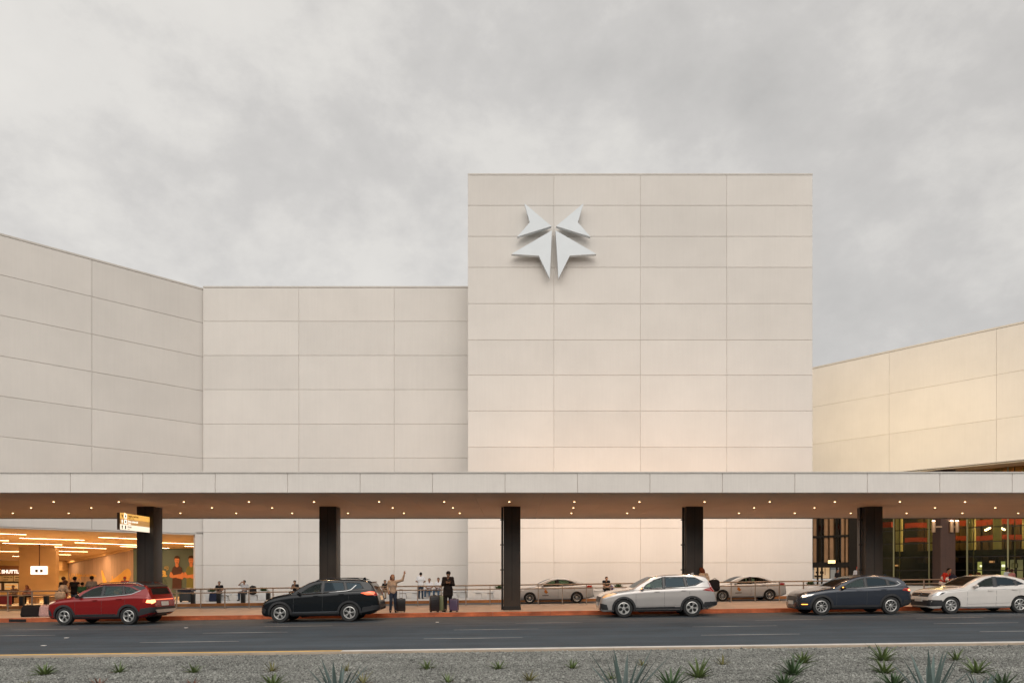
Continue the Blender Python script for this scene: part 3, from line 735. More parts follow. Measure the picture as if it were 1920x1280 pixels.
def build_car(name, label, sp, px_front, Yside, yaw=0.0, group=None, paint=None, cat='car'):
    L = sp['L']; top, belt, bot, plan = pchip(sp['top']), pchip(sp['belt']), pchip(sp['bot']), pchip(sp['plan'])
    r = sp['r']; wx = sp['wx']; Wm = max(p[1] for p in sp['plan'])
    tumb = sp.get('tumble', 0.30)
    def key(x, inset=0.0):
        zt = top(x)-inset; zs = min(belt(x), zt-0.02); zb = bot(x)+inset; W = plan(x)-inset
        h = zt-zs; e = min(0.055, h*0.5); ey = W*0.955-tumb*max(h-e, 0)
        return [(0,zb),(W*.86,zb),(W*.955,zb+.07),(W*.985,zb+.32*(zs-zb)),(W,zb+.60*(zs-zb)),(W*.988,zs-.07),(W*.96,zs-0.01),(W*.945,zs+0.003),
                (ey,zt-e),(ey-.05,zt-e*.35),(ey*.72,zt-e*.06),(0,zt)], zs
    segn = [2,1,3,4,4,2,1,18,3,3,5]
    nx = int(L/0.026); xs = [L*i/nx for i in range(nx+1)]
    def grid(inset=0.0):
        V = []
        for x in xs:
            kp, zs = key(min(max(x, inset*1.2), L-inset*1.2), inset); row = [kp[0]]
            for a in range(len(kp)-1):
                for t in range(1, segn[a]+1):
                    f = t/segn[a]; row.append((kp[a][0]+(kp[a+1][0]-kp[a][0])*f, kp[a][1]+(kp[a+1][1]-kp[a][1])*f))
            V.append([(min(max(x,inset*1.2),L-inset*1.2), -y, z) for (y, z) in row])
        return V
    holes = [shrink(p, 0.03) for p, g in sp['windows']]
    arches = [(wx[0], r+0.045), (wx[1], r+0.045)]
    wr0 = sum(segn[:7]); wr1 = sum(segn[:8])
    def shell(inset, cut):
        V = grid(inset); m = len(V[0]); mb = MB(); vs = [p for row in V for p in row]; fs = []
        for i in range(nx):
            for j in range(m-1):
                q = (i*m+j, i*m+j+1, (i+1)*m+j+1, (i+1)*m+j)
                if cut:
                    cx = sum(vs[k][0] for k in q)/4; cz = sum(vs[k][2] for k in q)/4; cyy = -sum(vs[k][1] for k in q)/4
                    if wr0 <= j < wr1+1 and any(inside((cx,cz), h) for h in holes): continue
                    if j < wr0 and cyy > Wm-0.42 and any(math.hypot(cx-a, cz-r) < rr+0.0 for a, rr in arches): continue
                fs.append(q)
        fs.append(tuple(range(m))); fs.append(tuple(nx*m+k for k in range(m)))
        n0 = len(vs); vs2 = vs + [(x,-y,z) for x,y,z in vs]; fs2 = fs + [tuple(n0+k for k in reversed(f)) for f in fs]
        mb.add(vs2, fs2); return mb
    full = shell(0.0, False)
    bvh = BVHTree.FromPolygons([Vector(v) for v in full.v], full.f)
    cxw = PX(px_front, Yside)
    root = thing(name, label, cat, (0,0,0), group=group)
    body = shell(0.0, True); body.f = body.f
    bo = body.build('body', paint)
    bm = bmesh.new(); bm.from_mesh(bo.data); bmesh.ops.remove_doubles(bm, verts=bm.verts, dist=0.0008)
    bmesh.ops.recalc_face_normals(bm, faces=bm.faces); bm.to_mesh(bo.data); bm.free()
    bo.data.polygons.foreach_set('use_smooth', [True]*len(bo.data.polygons)); bo.data.set_sharp_from_angle(angle=R(38)); bo.parent = root
    inner = shell(0.035, True); io = inner.build('cabin_lining', M_int, root)

    def patch(mb, poly, axis='y', off=0.006, th=0.014, step=0.05, mirror=True):
        """project a 2D outline on the body; axis y: (x,z) from the near side; x-: (y,z) from the front; x+: from the rear; z: (x,y) from above"""
        n = len(poly); pts = []; 
        for i in range(n):
            a, b = Vector(poly[i]), Vector(poly[(i+1)%n]); k = max(1, int((b-a).length/step))
            for t in range(k): pts.append(a+(b-a)*t/k)
        nb = len(pts)
        x0, x1 = min(p[0] for p in poly), max(p[0] for p in poly); y0, y1 = min(p[1] for p in poly), max(p[1] for p in poly)
        sh = shrink(poly, step*0.35)
        gx = x0+step/2
        while gx < x1:
            gy = y0+step/2
            while gy < y1:
                if inside((gx,gy), sh): pts.append(Vector((gx,gy)))
                gy += step
            gx += step
        vo, eo, fo, *_ = delaunay_2d_cdt(pts, [(i,(i+1)%nb) for i in range(nb)], [], 1, 1e-6)
        P = []; ok = []
        dirs = {'y':Vector((0,1,0)),'x-':Vector((1,0,0)),'x+':Vector((-1,0,0)),'z':Vector((0,0,-1))}[axis]
        for v in vo:
            o = {'y':Vector((v.x,-3,v.y)),'x-':Vector((-3,v.x,v.y)),'x+':Vector((L+3,v.x,v.y)),'z':Vector((v.x,v.y,4))}[axis]
            hit = bvh.ray_cast(o, dirs)
            if hit[0] is None: P.append(Vector((0,0,0))); ok.append(False)
            else: P.append(hit[0]-dirs*off); ok.append(True)
        fs = [f for f in fo if all(ok[k] for k in f) and inside(tuple((vo[f[0]]+vo[f[1]]+vo[f[2]])/3), poly)]
        if not fs: return mb
        ec = {}
        for f in fs:
            for k in range(3):
                e = (f[k], f[(k+1)%3]); ec[tuple(sorted(e))] = ec.get(tuple(sorted(e)),[])+[e]
        nP = len(P); allv = P+[p+dirs*th for p in P]; allf = [tuple(f) for f in fs]+[tuple(k+nP for k in reversed(f)) for f in fs]
        for es in ec.values():
            if len(es) == 1: a, b = es[0]; allf.append((b,a,a+nP,b+nP))
        mb.add(allv, allf)
        if mirror and axis == 'y': mb.add([(v[0],-v[1],v[2]) for v in allv], [tuple(reversed(f)) for f in allf])
        return mb
    def part(nm, polys, m, parent=root, smooth=30, both=False, **k):
        """on the sides: one object for each side"""
        res = []
        mb = MB()
        for p in polys: patch(mb, p, mirror=False, **k)
        if mb.v:
            res.append(mb.build(nm, m, parent, smooth=smooth))
            if both:
                mb2 = MB(); mb2.add([(v[0],-v[1],v[2]) for v in mb.v], [tuple(reversed(f)) for f in mb.f]); res.append(mb2.build(nm, m, parent, smooth=smooth))
        return res
    # windows, with a black border that hides the cut in the body
    for p, g in sp['windows']:
        sh = shrink(p, 0.035)
        for side in (-1, 1):
            mb = MB()
            n = len(p)
            for i in range(n):
                patch(mb, [p[i], p[(i+1)%n], sh[(i+1)%n], sh[i]], mirror=False, off=0.004, th=0.02)
            mg = MB(); patch(mg, shrink(p, 0.02), mirror=False, off=0.000, th=0.006, step=0.08)
            if side == 1:
                for q in (mb, mg): q.v = [(a,-b,c) for a,b,c in q.v]; q.f = [tuple(reversed(f)) for f in q.f]
            w = mg.build('side_window', g, root, smooth=30); mb.build('window_frame', M_clad, w, smooth=30)
    for nm, axis, poly in (('windscreen','z',sp['screen']), ('rear_window', sp.get('rear_axis','x+'), sp['rear'])):
        part(nm, [poly], G_screen if nm=='windscreen' else M_darkglass, axis=axis, off=0.005, step=0.08)
    for i in range(len(sp['windows'])-1):
        a, b = sp['windows'][i][0], sp['windows'][i+1][0]
        part('pillar_trim', [[(a[-1][0]-.03,a[-1][1]-.015),(b[0][0]+.03,b[0][1]-.015),(b[1][0]+.03,b[1][1]+.01),(a[-2][0]-.03,a[-2][1]+.01)]], M_pillar_blk, off=0.003, both=True)
    # arches, wells and wheels
    for i, a in enumerate(wx):
        for side in (-1, 1):
            mb = MB(); ri, ro = r+0.035, r+(0.115 if sp['clad'] else 0.095); zlo = bot(a)+0.02
            a0 = math.asin(max(-1,(zlo-r)/ro)); n = 22
            for k in range(n):
                t0 = a0+(math.pi-2*a0)*k/n; t1 = a0+(math.pi-2*a0)*(k+1)/n
                patch(mb, [(a+math.cos(t0)*ri, r+math.sin(t0)*ri),(a+math.cos(t0)*ro, r+math.sin(t0)*ro),(a+math.cos(t1)*ro, r+math.sin(t1)*ro),(a+math.cos(t1)*ri, r+math.sin(t1)*ri)], mirror=False, off=0.012 if sp['clad'] else 0.005, th=0.05, step=0.2)
            if side == 1: mb.v = [(x,-y,z) for x,y,z in mb.v]; mb.f = [tuple(reversed(f)) for f in mb.f]
            if mb.v: mb.build('wheel_arch', M_clad if sp['clad'] else paint, root, smooth=40)
            mb = MB(); yo = Wm-0.05; n = 20; vs = []; 
            for k in range(n+1):
                t = -0.25+(math.pi+0.5)*k/n; c, s = a+math.cos(t)*(ri+0.005), r+math.sin(t)*(ri+0.005)
                vs += [(c, side*yo, s), (c, side*(yo-0.30), s)]
            mb.add(vs, [(2*k,2*k+1,2*k+3,2*k+2) for k in range(n)]); mb.add([vs[2*k+1] for k in range(n+1)], [tuple(range(n+1))])
            mb.build('wheel_well', M_int, root)
    if sp['clad']:
        part('side_sill', [[(wx[0]+r+.06,bot(2)+.015),(wx[1]-r-.06,bot(2)+.015),(wx[1]-r-.09,bot(2)+.17),(wx[0]+r+.09,bot(2)+.17)]], M_clad, off=0.010, both=True)
    ty = tyre_mesh(r); rmesh = rim_mesh(r, *sp['rim'])
    w0 = ty.build('wheel', M_tyre, root, smooth=35); rr = rmesh.build('rim', M_alloy, w0, smooth=30)
    w0.location = (wx[0], -(Wm-0.13), r)
    for (a, side) in ((wx[1],-1),(wx[0],1),(wx[1],1)):
        w = w0.copy(); COL.objects.link(w); q = rr.copy(); COL.objects.link(q); q.parent = w; w.parent = root
        w.location = (a, side*(Wm-0.13), r)
        w.rotation_euler = (0, random.random()*2, 0 if side < 0 else math.pi)
    # door seams, handles, sills
    dm = MB()
    for (xa, z0, z1) in sp['doors']:
        patch(dm, [(xa-.004,z0),(xa+.004,z0),(xa+.004+0.02,z1),(xa-.004+0.02,z1)], off=0.0015, th=0.006, step=0.1)
    for line in sp.get('seams', []):
        for a, b in zip(line[:-1], line[1:]): patch(dm, [(a[0],a[1]-.0035),(b[0],b[1]-.0035),(b[0],b[1]+.0035),(a[0],a[1]+.0035)], off=0.0015, th=0.006, step=0.15)
    tag(dm.build('door_seams', M_seam, root))
    for (xh, zh) in sp['handles']:
        h = part('door_handle', [[(xh,zh),(xh+.19,zh+.005),(xh+.19,zh+.035),(xh,zh+.03)]], sp.get('handle_mat', paint), off=0.035, th=0.02, both=True)
    # trim and lamps
    for nm, polys, m, k in sp['extras'](part, paint): part(nm, polys, m, **k)
    # mirrors
    mx, mz = sp['mirror']
    for side in (-1, 1):
        mb = MB(); bm = bmesh.new(); bmesh.ops.create_icosphere(bm, subdivisions=2, radius=1)
        for v in bm.verts:
            c = v.co; c.x = c.x*0.075*(1.0 if c.x < 0 else 0.5); c.y *= 0.115; c.z *= 0.075
        vs = [(v.co.x+mx, side*(plan(mx)*0.97+0.10)+v.co.y, v.co.z+mz) for v in bm.verts]; fs = [[v.index for v in f.verts] for f in bm.faces]; bm.free()
        mb.add(vs, fs); mo = mb.build('side_mirror', sp.get('mirror_mat', paint), root, smooth=60)
        mb = MB(); mb.lbox((mx+.02, side*(plan(mx)*.93), mz-.06), (mx+.01, side*(plan(mx)*.97+.07), mz-.03), 0.05, 0.03); mb.build('mirror_arm', M_clad, mo)
        if sp.get('mirror_lamp'):
            mb = MB(); mb.box(mx-.085,mx-.06,side*(plan(mx)*.97+.04)-0.05,side*(plan(mx)*.97+.16),mz-.012,mz+.018); mb.build('indicator', M_indic, mo)
    # seats, wheel, dash
    for (sx, n_) in ((sp['seat'], 'front_seat'), (sp['seat']+0.85, 'rear_seat')):
        for sy in (-0.37, 0.37):
            mb = MB(); mb.bbox(sx-.45,sx+.05,sy-.25,sy+.25,.42,.58,.04); mb.lbox((sx+.02,sy,.5),(sx+.22,sy,1.10),.14,.46,up=(0,1,0)) ; mb.bbox(sx+.17,sx+.29,sy-.13,sy+.13,1.10,1.30,.03)
            mb.build(n_, M_seat, root, smooth=40)
    mb = MB(); mb.bbox(sp['dash']-.35,sp['dash']+.12,-.66,.66,.66,belt(sp['dash'])-0.02,.04); mb.build('dashboard', M_int, root, smooth=40)
    mb = MB(); mb.box(.5,L-.35,-.70,.70,.27,.36); mb.build('floor_pan', M_int, root)
    mb = MB(); pts = [(sp['dash']+.25+.06*math.sin(t)*0.3, -.37+.18*math.cos(t), .92+.17*math.sin(t)) for t in [2*math.pi*k/20 for k in range(21)]]
    mb.tube(pts, 0.014, 6); mb.lbox((sp['dash']+.1,-.37,.88),(sp['dash']+.25,-.37,.92),.05,.05); mb.build('steering_wheel', M_int, root, smooth=40)
    if sp.get('rails'):
        for side in (-1, 1):
            mb = MB(); pts = [(x, side*(plan(x)*.955-tumb*(top(x)-belt(x))-0.02), top(x)+0.035 if 0 < k < 8 else top(x)-0.03) for k, x in enumerate([sp['rails'][0]+(sp['rails'][1]-sp['rails'][0])*j/8 for j in range(9)])]
            mb.tube(pts, 0.017, 6); mb.build('roof_rail', sp.get('rail_mat', M_trim), root, smooth=40)
    if sp.get('fin'):
        fx = sp['fin']; mb = MB(); mb.prism([(fx-.09,top(fx)-.02),(fx+.09,top(fx)-.02),(fx+.06,top(fx)+.09),(fx+.01,top(fx)+.085)], lambda a,b:(a,-.018,b), lambda a,b:(a,.018,b)); mb.build('antenna', sp.get('fin_mat', paint), root)
    if sp.get('spoiler'):
        s0, s1 = sp['spoiler']; w = 0.62; mb = MB(); zt_ = top(s0)
        mb.prism([(s0,zt_-.05),(s1,zt_-.11),(s1+.03,zt_-.07),(s1,zt_-.045),(s0,zt_+.005)], lambda a,b:(a,-w,b), lambda a,b:(a,w,b)); mb.build('spoiler', sp.get('spoiler_mat', paint), root)
    # place it: near side wheels touch the sloping road
    yc = Yside + Wm
    xc = cxw + L/2
    root.location = (cxw, yc, gz(cxw)+0.001)
    root.rotation_euler = (0, -math.atan(SLOPE), yaw)
    return root, part, patch
M_darkglass = mat('privacy_glass', (0.012,0.014,0.016), 0.06, spec=0.3, var=0.1)

M_pillar_blk = mat('gloss_black_trim', (0.012,0.013,0.014), 0.2, var=0.05)
def lamp_extras(d):
    def f(part, paint):
        return [(nm, polys, (paint if m == 'paint' else m), k) for nm, polys, m, k in d]
    return f
def mirror_y(poly): return [(-a, b) for a, b in poly]

M_seam = mat('panel_gap',(.05,.05,.05),.7)
RED = mat('red_paint', (0.24,0.008,0.008), 0.22, metal=0.2, coat=0.5, spec=0.4, var=0.05, vscale=1)
BLK = mat('black_paint', (0.004,0.006,0.008), 0.2, metal=0.0, coat=0.2, var=0.05, spec=0.35)
SLV = mat('silver_paint', (0.48,0.45,0.43), 0.28, metal=0.4, coat=1.0, var=0.04)
NVY = mat('graphite_blue_paint', (0.030,0.037,0.052), 0.22, metal=0.3, coat=0.5, var=0.05)
WHT = mat('white_paint', (0.66,0.62,0.58), 0.25, coat=1.0, var=0.03)
SLT = mat('taxi_silver_paint', (0.70,0.71,0.72), 0.3, metal=0.15, coat=1.0, var=0.04)

# red compact SUV
spR = dict(L=4.37, r=.335, wx=(.80,3.41), clad=True, rim=(5,'y'), tumble=.28,
 top=[(0,.62),(.04,.80),(.12,.90),(.3,.965),(.9,1.05),(1.15,1.10),(1.5,1.32),(1.9,1.50),(2.3,1.575),(3.0,1.59),(3.7,1.55),(4.02,1.49),(4.1,1.42),(4.22,1.18),(4.30,1.02),(4.34,.92),(4.37,.70)],
 belt=[(0,.55),(.1,.80),(.3,.89),(1.1,1.00),(2.5,1.05),(3.6,1.12),(4.1,1.10),(4.3,.96),(4.37,.62)],
 bot=[(0,.34),(.15,.24),(.5,.22),(3.7,.24),(4.1,.32),(4.37,.44)],
 plan=[(0,.62),(.08,.76),(.25,.85),(.6,.89),(2.2,.90),(3.8,.89),(4.15,.86),(4.3,.80),(4.37,.70)],
 windows=[([(1.40,1.06),(1.56,1.20),(1.88,1.39),(2.2,1.475),(2.34,1.49),(2.30,1.085)],G_front),
          ([(2.38,1.09),(2.42,1.495),(3.12,1.485),(3.20,1.14)],G_mid),
          ([(3.25,1.15),(3.18,1.48),(3.46,1.44),(3.82,1.28),(3.55,1.19)],G_mid)],
 screen=[(1.22,-.66),(1.95,-.58),(1.95,.58),(1.22,.66)], rear=[(-.60,1.14),(.60,1.14),(.53,1.44),(-.53,1.44)],
 doors=[(1.25,.34,.98),(2.33,.34,1.03),(3.28,.80,1.06)], seams=[[(1.25,.40),(3.0,.42)]], handles=[(1.98,.93),(2.95,.97)], mirror=(1.42,1.10), mirror_mat=M_clad, seat=2.15, dash=1.45,
 rails=(2.0,3.95), spoiler=(3.95,4.10), spoiler_mat=M_clad, fin=3.85, fin_mat=M_clad)
ex = [('roof_side',[[(1.62,1.33),(1.95,1.455),(2.2,1.505),(3.2,1.515),(3.5,1.47),(3.85,1.31),(4.05,1.38),(3.98,1.47),(3.5,1.545),(3.0,1.555),(2.3,1.54),(1.9,1.475),(1.6,1.35)]],M_pillar_blk,dict(off=.008,both=True)),
 ('roof_panel',[[(1.98,-.57),(4.0,-.56),(4.0,.56),(1.98,.57)]],M_darkglass,dict(axis='z',off=.004,step=.12)),
 ('window_trim',[[(1.38,1.035),(2.35,1.062),(3.25,1.125),(3.25,1.145),(2.35,1.082),(1.38,1.055)],[(3.25,1.125),(3.52,1.155),(3.90,1.30),(3.86,1.315),(3.52,1.18),(3.25,1.145)]],M_trim,dict(off=.012,both=True)),
 ('headlight',[[(.10,.78),(.34,.86),(.46,.93),(.30,.91),(.10,.85)]],M_headlit,dict(off=.008,both=True)),
 ('fog_lamp_surround',[[(.02,.36),(.30,.36),(.22,.58),(.02,.60)]],M_clad,dict(off=.006,both=True)),
 ('taillight',[[(3.98,.84),(4.33,.80),(4.31,.94),(4.02,1.00)]],M_redlamp,dict(off=.008,both=True)),
 ('taillight_lamp',[[(4.12,.84),(4.33,.81),(4.31,.93),(4.16,.95)]],M_redglow,dict(off=.016,both=True)),
 ('light_bar',[[(-.62,.93),(.62,.93),(.62,.962),(-.62,.962)]],M_redlit,dict(axis='x+',off=.012)),
 ('rear_lamp',[[(-.80,.79),(-.60,.86),(-.60,.955),(-.80,.95)]],M_redglow,dict(axis='x+',off=.012)),
 ('rear_lamp',[[(.80,.79),(.60,.86),(.60,.955),(.80,.95)]],M_redlamp,dict(axis='x+',off=.012)),
 ('licence_plate',[[(-.24,.70),(.24,.70),(.24,.86),(-.24,.86)]],M_plate,dict(axis='x+',off=.02)),
 ('rear_bumper',[[(-.86,.45),(.86,.45),(.84,.66),(-.84,.66)]],M_clad,dict(axis='x+',off=.016)),
 ('bumper_side',[[(3.80,.33),(4.34,.47),(4.36,.66),(3.90,.62)]],M_clad,dict(off=.010,both=True)),
 ('skid_plate',[[(-.55,.44),(.55,.44),(.68,.56),(-.68,.56)]],mat('skid_silver',(0.55,0.53,0.50),.35,metal=.6),dict(axis='x+',off=.04,th=.03)),
 ('grille',[[(-.5,.62),(.5,.62),(.62,.80),(-.62,.80)]],M_clad,dict(axis='x-',off=.01)),
 ('rocker_trim',[[(1.3,.39),(2.9,.41),(2.9,.425),(1.3,.405)]],M_trim,dict(off=.02,both=True))]
spR['extras'] = lamp_extras(ex)
build_car('red_suv', 'glossy red compact SUV with a black roof standing at the kerb on the left', spR, 86, 27.75, yaw=R(-5), paint=RED, cat='car')

# black SUV
spB = dict(L=4.57, r=.35, wx=(.78,3.44), clad=True, rim=(5,'split'), tumble=.28,
 top=[(0,.58),(.04,.70),(.12,.80),(.4,.96),(.8,1.06),(1.2,1.14),(1.5,1.32),(1.92,1.53),(2.34,1.625),(3.08,1.64),(3.88,1.60),(4.15,1.55),(4.28,1.42),(4.42,1.18),(4.48,1.05),(4.53,.9),(4.57,.68)],
 belt=[(0,.52),(.1,.72),(.4,.88),(1.2,1.04),(2.5,1.12),(3.6,1.18),(4.2,1.19),(4.45,1.0),(4.57,.6)],
 bot=[(0,.30),(.15,.24),(.5,.22),(3.7,.24),(4.2,.30),(4.57,.44)],
 plan=[(0,.60),(.08,.74),(.25,.84),(.6,.90),(2.2,.92),(3.9,.91),(4.3,.87),(4.48,.80),(4.57,.70)],
 windows=[([(1.50,1.08),(1.78,1.30),(2.08,1.46),(2.40,1.535),(2.38,1.13)],G_front),
          ([(2.44,1.14),(2.48,1.54),(3.22,1.535),(3.30,1.20)],G_dark),
          ([(3.36,1.21),(3.28,1.53),(3.85,1.50),(4.02,1.26)],G_dark)],
 screen=[(1.28,-.66),(2.02,-.58),(2.02,.58),(1.28,.66)], rear=[(-.62,1.18),(.62,1.18),(.52,1.48),(-.52,1.48)],
 doors=[(1.30,.34,1.03),(2.41,.34,1.10),(3.42,.86,1.15)], seams=[[(.45,.905),(1.25,.995)]], handles=[(2.08,.99),(3.05,1.04)], mirror=(1.55,1.10), seat=2.25, dash=1.5,
 rails=(2.1,4.0), rail_mat=M_clad, spoiler=(4.0,4.24), spoiler_mat=mat('black_paint_spoiler',(0.012,0.012,0.013),.2,coat=1.0), fin=3.86)
ex = [('window_trim',[[(1.46,1.045),(2.45,1.105),(3.35,1.18),(3.35,1.20),(2.45,1.125),(1.46,1.065)],[(3.35,1.18),(3.52,1.22),(3.72,1.40),(3.69,1.41),(3.50,1.24),(3.35,1.20)]],M_trim,dict(off=.014,both=True)),
 ('headlight',[[(.10,.74),(.36,.90),(.50,.965),(.26,.93),(.08,.82)]],M_headlit,dict(off=.008,both=True)),
 ('fog_lamp_surround',[[(.02,.36),(.20,.36),(.24,.52),(.02,.60)]],M_clad,dict(off=.008,both=True)),
 ('taillight',[[(3.88,1.10),(4.12,1.02),(4.50,1.02),(4.46,1.13),(4.25,1.16)]],M_redlit,dict(off=.008,both=True)),
 ('rear_lamp',[[(-.84,.98),(-.5,1.0),(-.5,1.09),(-.82,1.12)]],M_redlamp,dict(axis='x+',off=.012)),
 ('rear_lamp',[[(.84,.98),(.5,1.0),(.5,1.09),(.82,1.12)]],M_redlamp,dict(axis='x+',off=.012)),
 ('licence_plate',[[(-.24,.80),(.24,.80),(.24,.96),(-.24,.96)]],mat('lit_plate',(.62,.5,.35),.5,emit=(1,.55,.25),estr=.25),dict(axis='x+',off=.02)),
 ('rear_bumper',[[(-.86,.45),(.86,.45),(.86,.62),(-.86,.62)]],M_clad,dict(axis='x+',off=.016)),
 ('bumper_side',[[(3.90,.34),(4.50,.46),(4.54,.62),(3.96,.56)]],M_clad,dict(off=.010,both=True)),
 ('skid_plate',[[(-.5,.44),(.5,.44),(.6,.52),(-.6,.52)]],M_trim,dict(axis='x+',off=.04,th=.03)),
 ('grille',[[(-.5,.45),(.5,.45),(.6,.72),(-.6,.72)]],M_clad,dict(axis='x-',off=.01)),
 ('rocker_trim',[[(1.28,.355),(3.0,.375),(3.0,.42),(1.28,.40)]],mat('grey_trim',(.10,.11,.12),.3,metal=.5),dict(off=.022,both=True))]
spB['extras'] = lamp_extras(ex)
build_car('black_suv', 'glossy black SUV with its front window open, standing behind the second column from the left', spB, 485, 27.55, yaw=R(0.8), paint=BLK, cat='car')

# silver SUV
spC = dict(L=4.60, r=.35, wx=(.92,3.58), clad=True, rim=(5,'y'), tumble=.28,
 top=[(0,.60),(.04,.76),(.12,.86),(.4,.98),(.8,1.05),(1.25,1.12),(1.6,1.32),(2.0,1.52),(2.4,1.63),(3.08,1.66),(3.8,1.62),(4.12,1.56),(4.26,1.40),(4.40,1.12),(4.48,1.0),(4.56,.88),(4.60,.66)],
 belt=[(0,.54),(.1,.76),(.4,.89),(1.2,1.03),(2.5,1.10),(3.6,1.13),(4.2,1.14),(4.45,.97),(4.60,.58)],
 bot=[(0,.30),(.15,.22),(.5,.22),(3.7,.22),(4.2,.30),(4.60,.42)],
 plan=[(0,.62),(.08,.76),(.25,.86),(.6,.91),(2.2,.92),(3.9,.91),(4.3,.87),(4.5,.80),(4.60,.70)],
 windows=[([(1.62,1.08),(1.80,1.27),(2.12,1.45),(2.46,1.55),(2.46,1.115)],G_mid),
          ([(2.52,1.12),(2.54,1.56),(3.26,1.555),(3.34,1.16)],G_dark),
          ([(3.40,1.165),(3.34,1.55),(3.72,1.53),(4.06,1.36),(3.72,1.20)],G_dark)],
 screen=[(1.33,-.66),(2.10,-.58),(2.10,.58),(1.33,.66)], rear=[(-.60,1.20),(.60,1.20),(.52,1.50),(-.52,1.50)],
 doors=[(1.38,.34,1.02),(2.49,.34,1.08),(3.48,.86,1.12)], seams=[[(.5,.93),(1.3,1.0)],[(1.4,.42),(3.1,.44)]], handles=[(2.12,.97),(3.16,1.0)], mirror=(1.66,1.12), seat=2.3, dash=1.6, mirror_lamp=True,
 fin=3.8, spoiler=(4.0,4.18))
ex = [('window_trim',[[(1.60,1.045),(2.5,1.085),(3.42,1.135),(3.74,1.165),(4.14,1.36),(4.10,1.375),(3.72,1.185),(3.42,1.155),(2.5,1.105),(1.60,1.065)]],M_trim,dict(off=.014,both=True)),
 ('headlight',[[(.05,.74),(.40,.84),(.66,.93),(.52,.955),(.22,.90),(.05,.85)]],mat('headlamp_amber',(.5,.32,.16),.12,coat=1.0,emit=(1.0,.42,.12),estr=.55,var=.3,vscale=12),dict(off=.008,both=True)),
 ('fog_lamp_surround',[[(.02,.30),(.32,.30),(.26,.50),(.02,.56)]],M_clad,dict(off=.008,both=True)),
 ('taillight',[[(3.98,1.03),(4.42,.96),(4.49,1.06),(4.37,1.20),(4.28,1.33),(4.22,1.33),(4.29,1.19),(4.28,1.12),(4.14,1.09)]],M_redlamp,dict(off=.008,both=True)),
 ('rear_lamp',[[(-.80,.96),(-.56,.98),(-.58,1.08),(-.76,1.30)]],M_redlamp,dict(axis='x+',off=.012)),
 ('rear_lamp',[[(.80,.96),(.56,.98),(.58,1.08),(.76,1.30)]],M_redlamp,dict(axis='x+',off=.012)),
 ('bumper_side',[[(3.98,.30),(4.52,.44),(4.58,.58),(4.06,.56)]],M_clad,dict(off=.010,both=True)),
 ('rear_bumper',[[(-.86,.43),(.86,.43),(.86,.58),(-.86,.58)]],M_clad,dict(axis='x+',off=.016)),
 ('grille',[[(-.6,.60),(.6,.60),(.66,.80),(-.66,.80)]],M_clad,dict(axis='x-',off=.01)),
 ('licence_plate',[[(-.24,.44),(.24,.44),(.24,.58),(-.24,.58)]],M_plate,dict(axis='x-',off=.03)),
 ('rocker_trim',[[(1.5,.36),(2.9,.38),(2.9,.41),(1.5,.39)]],M_trim,dict(off=.022,both=True))]
spC['extras'] = lamp_extras(ex)
build_car('silver_suv', 'silver SUV with amber-lit headlight standing in front of the fourth column', spC, 1126, 28.0, paint=SLV, cat='car')

# dark blue-grey crossover
spM = dict(L=4.42, r=.34, wx=(.84,3.52), clad=True, rim=(9,'thin'), tumble=.30,
 top=[(0,.58),(.04,.70),(.15,.82),(.4,.92),(.9,1.00),(1.30,1.07),(1.6,1.22),(2.0,1.40),(2.4,1.50),(2.8,1.53),(3.4,1.50),(3.85,1.42),(4.05,1.33),(4.20,1.14),(4.28,1.05),(4.38,.90),(4.42,.62)],
 belt=[(0,.52),(.15,.72),(.4,.84),(1.3,.99),(2.5,1.03),(3.6,1.06),(4.1,1.07),(4.3,.95),(4.42,.56)],
 bot=[(0,.30),(.15,.22),(.5,.21),(3.7,.22),(4.1,.30),(4.42,.40)],
 plan=[(0,.56),(.08,.72),(.25,.84),(.6,.89),(2.2,.90),(3.7,.89),(4.1,.85),(4.3,.78),(4.42,.66)],
 windows=[([(1.62,1.03),(1.90,1.22),(2.2,1.36),(2.52,1.43),(2.54,1.055)],G_mid),
          ([(2.60,1.06),(2.60,1.44),(3.10,1.43),(3.36,1.36),(3.42,1.10)],G_dark),
          ([(3.48,1.11),(3.42,1.345),(3.72,1.26),(3.82,1.18),(3.70,1.13)],G_dark)],
 screen=[(1.38,-.64),(2.10,-.56),(2.10,.56),(1.38,.64)], rear=[(-.56,1.14),(.56,1.14),(.48,1.36),(-.48,1.36)],
 doors=[(1.40,.34,.98),(2.57,.34,1.02),(3.42,.82,1.04)], seams=[[(.5,.89),(1.3,.955)]], handles=[(2.20,.93),(3.14,.95)], mirror=(1.68,1.07), seat=2.3, dash=1.6, mirror_lamp=True,
 fin=3.7, spoiler=(3.80,4.0))
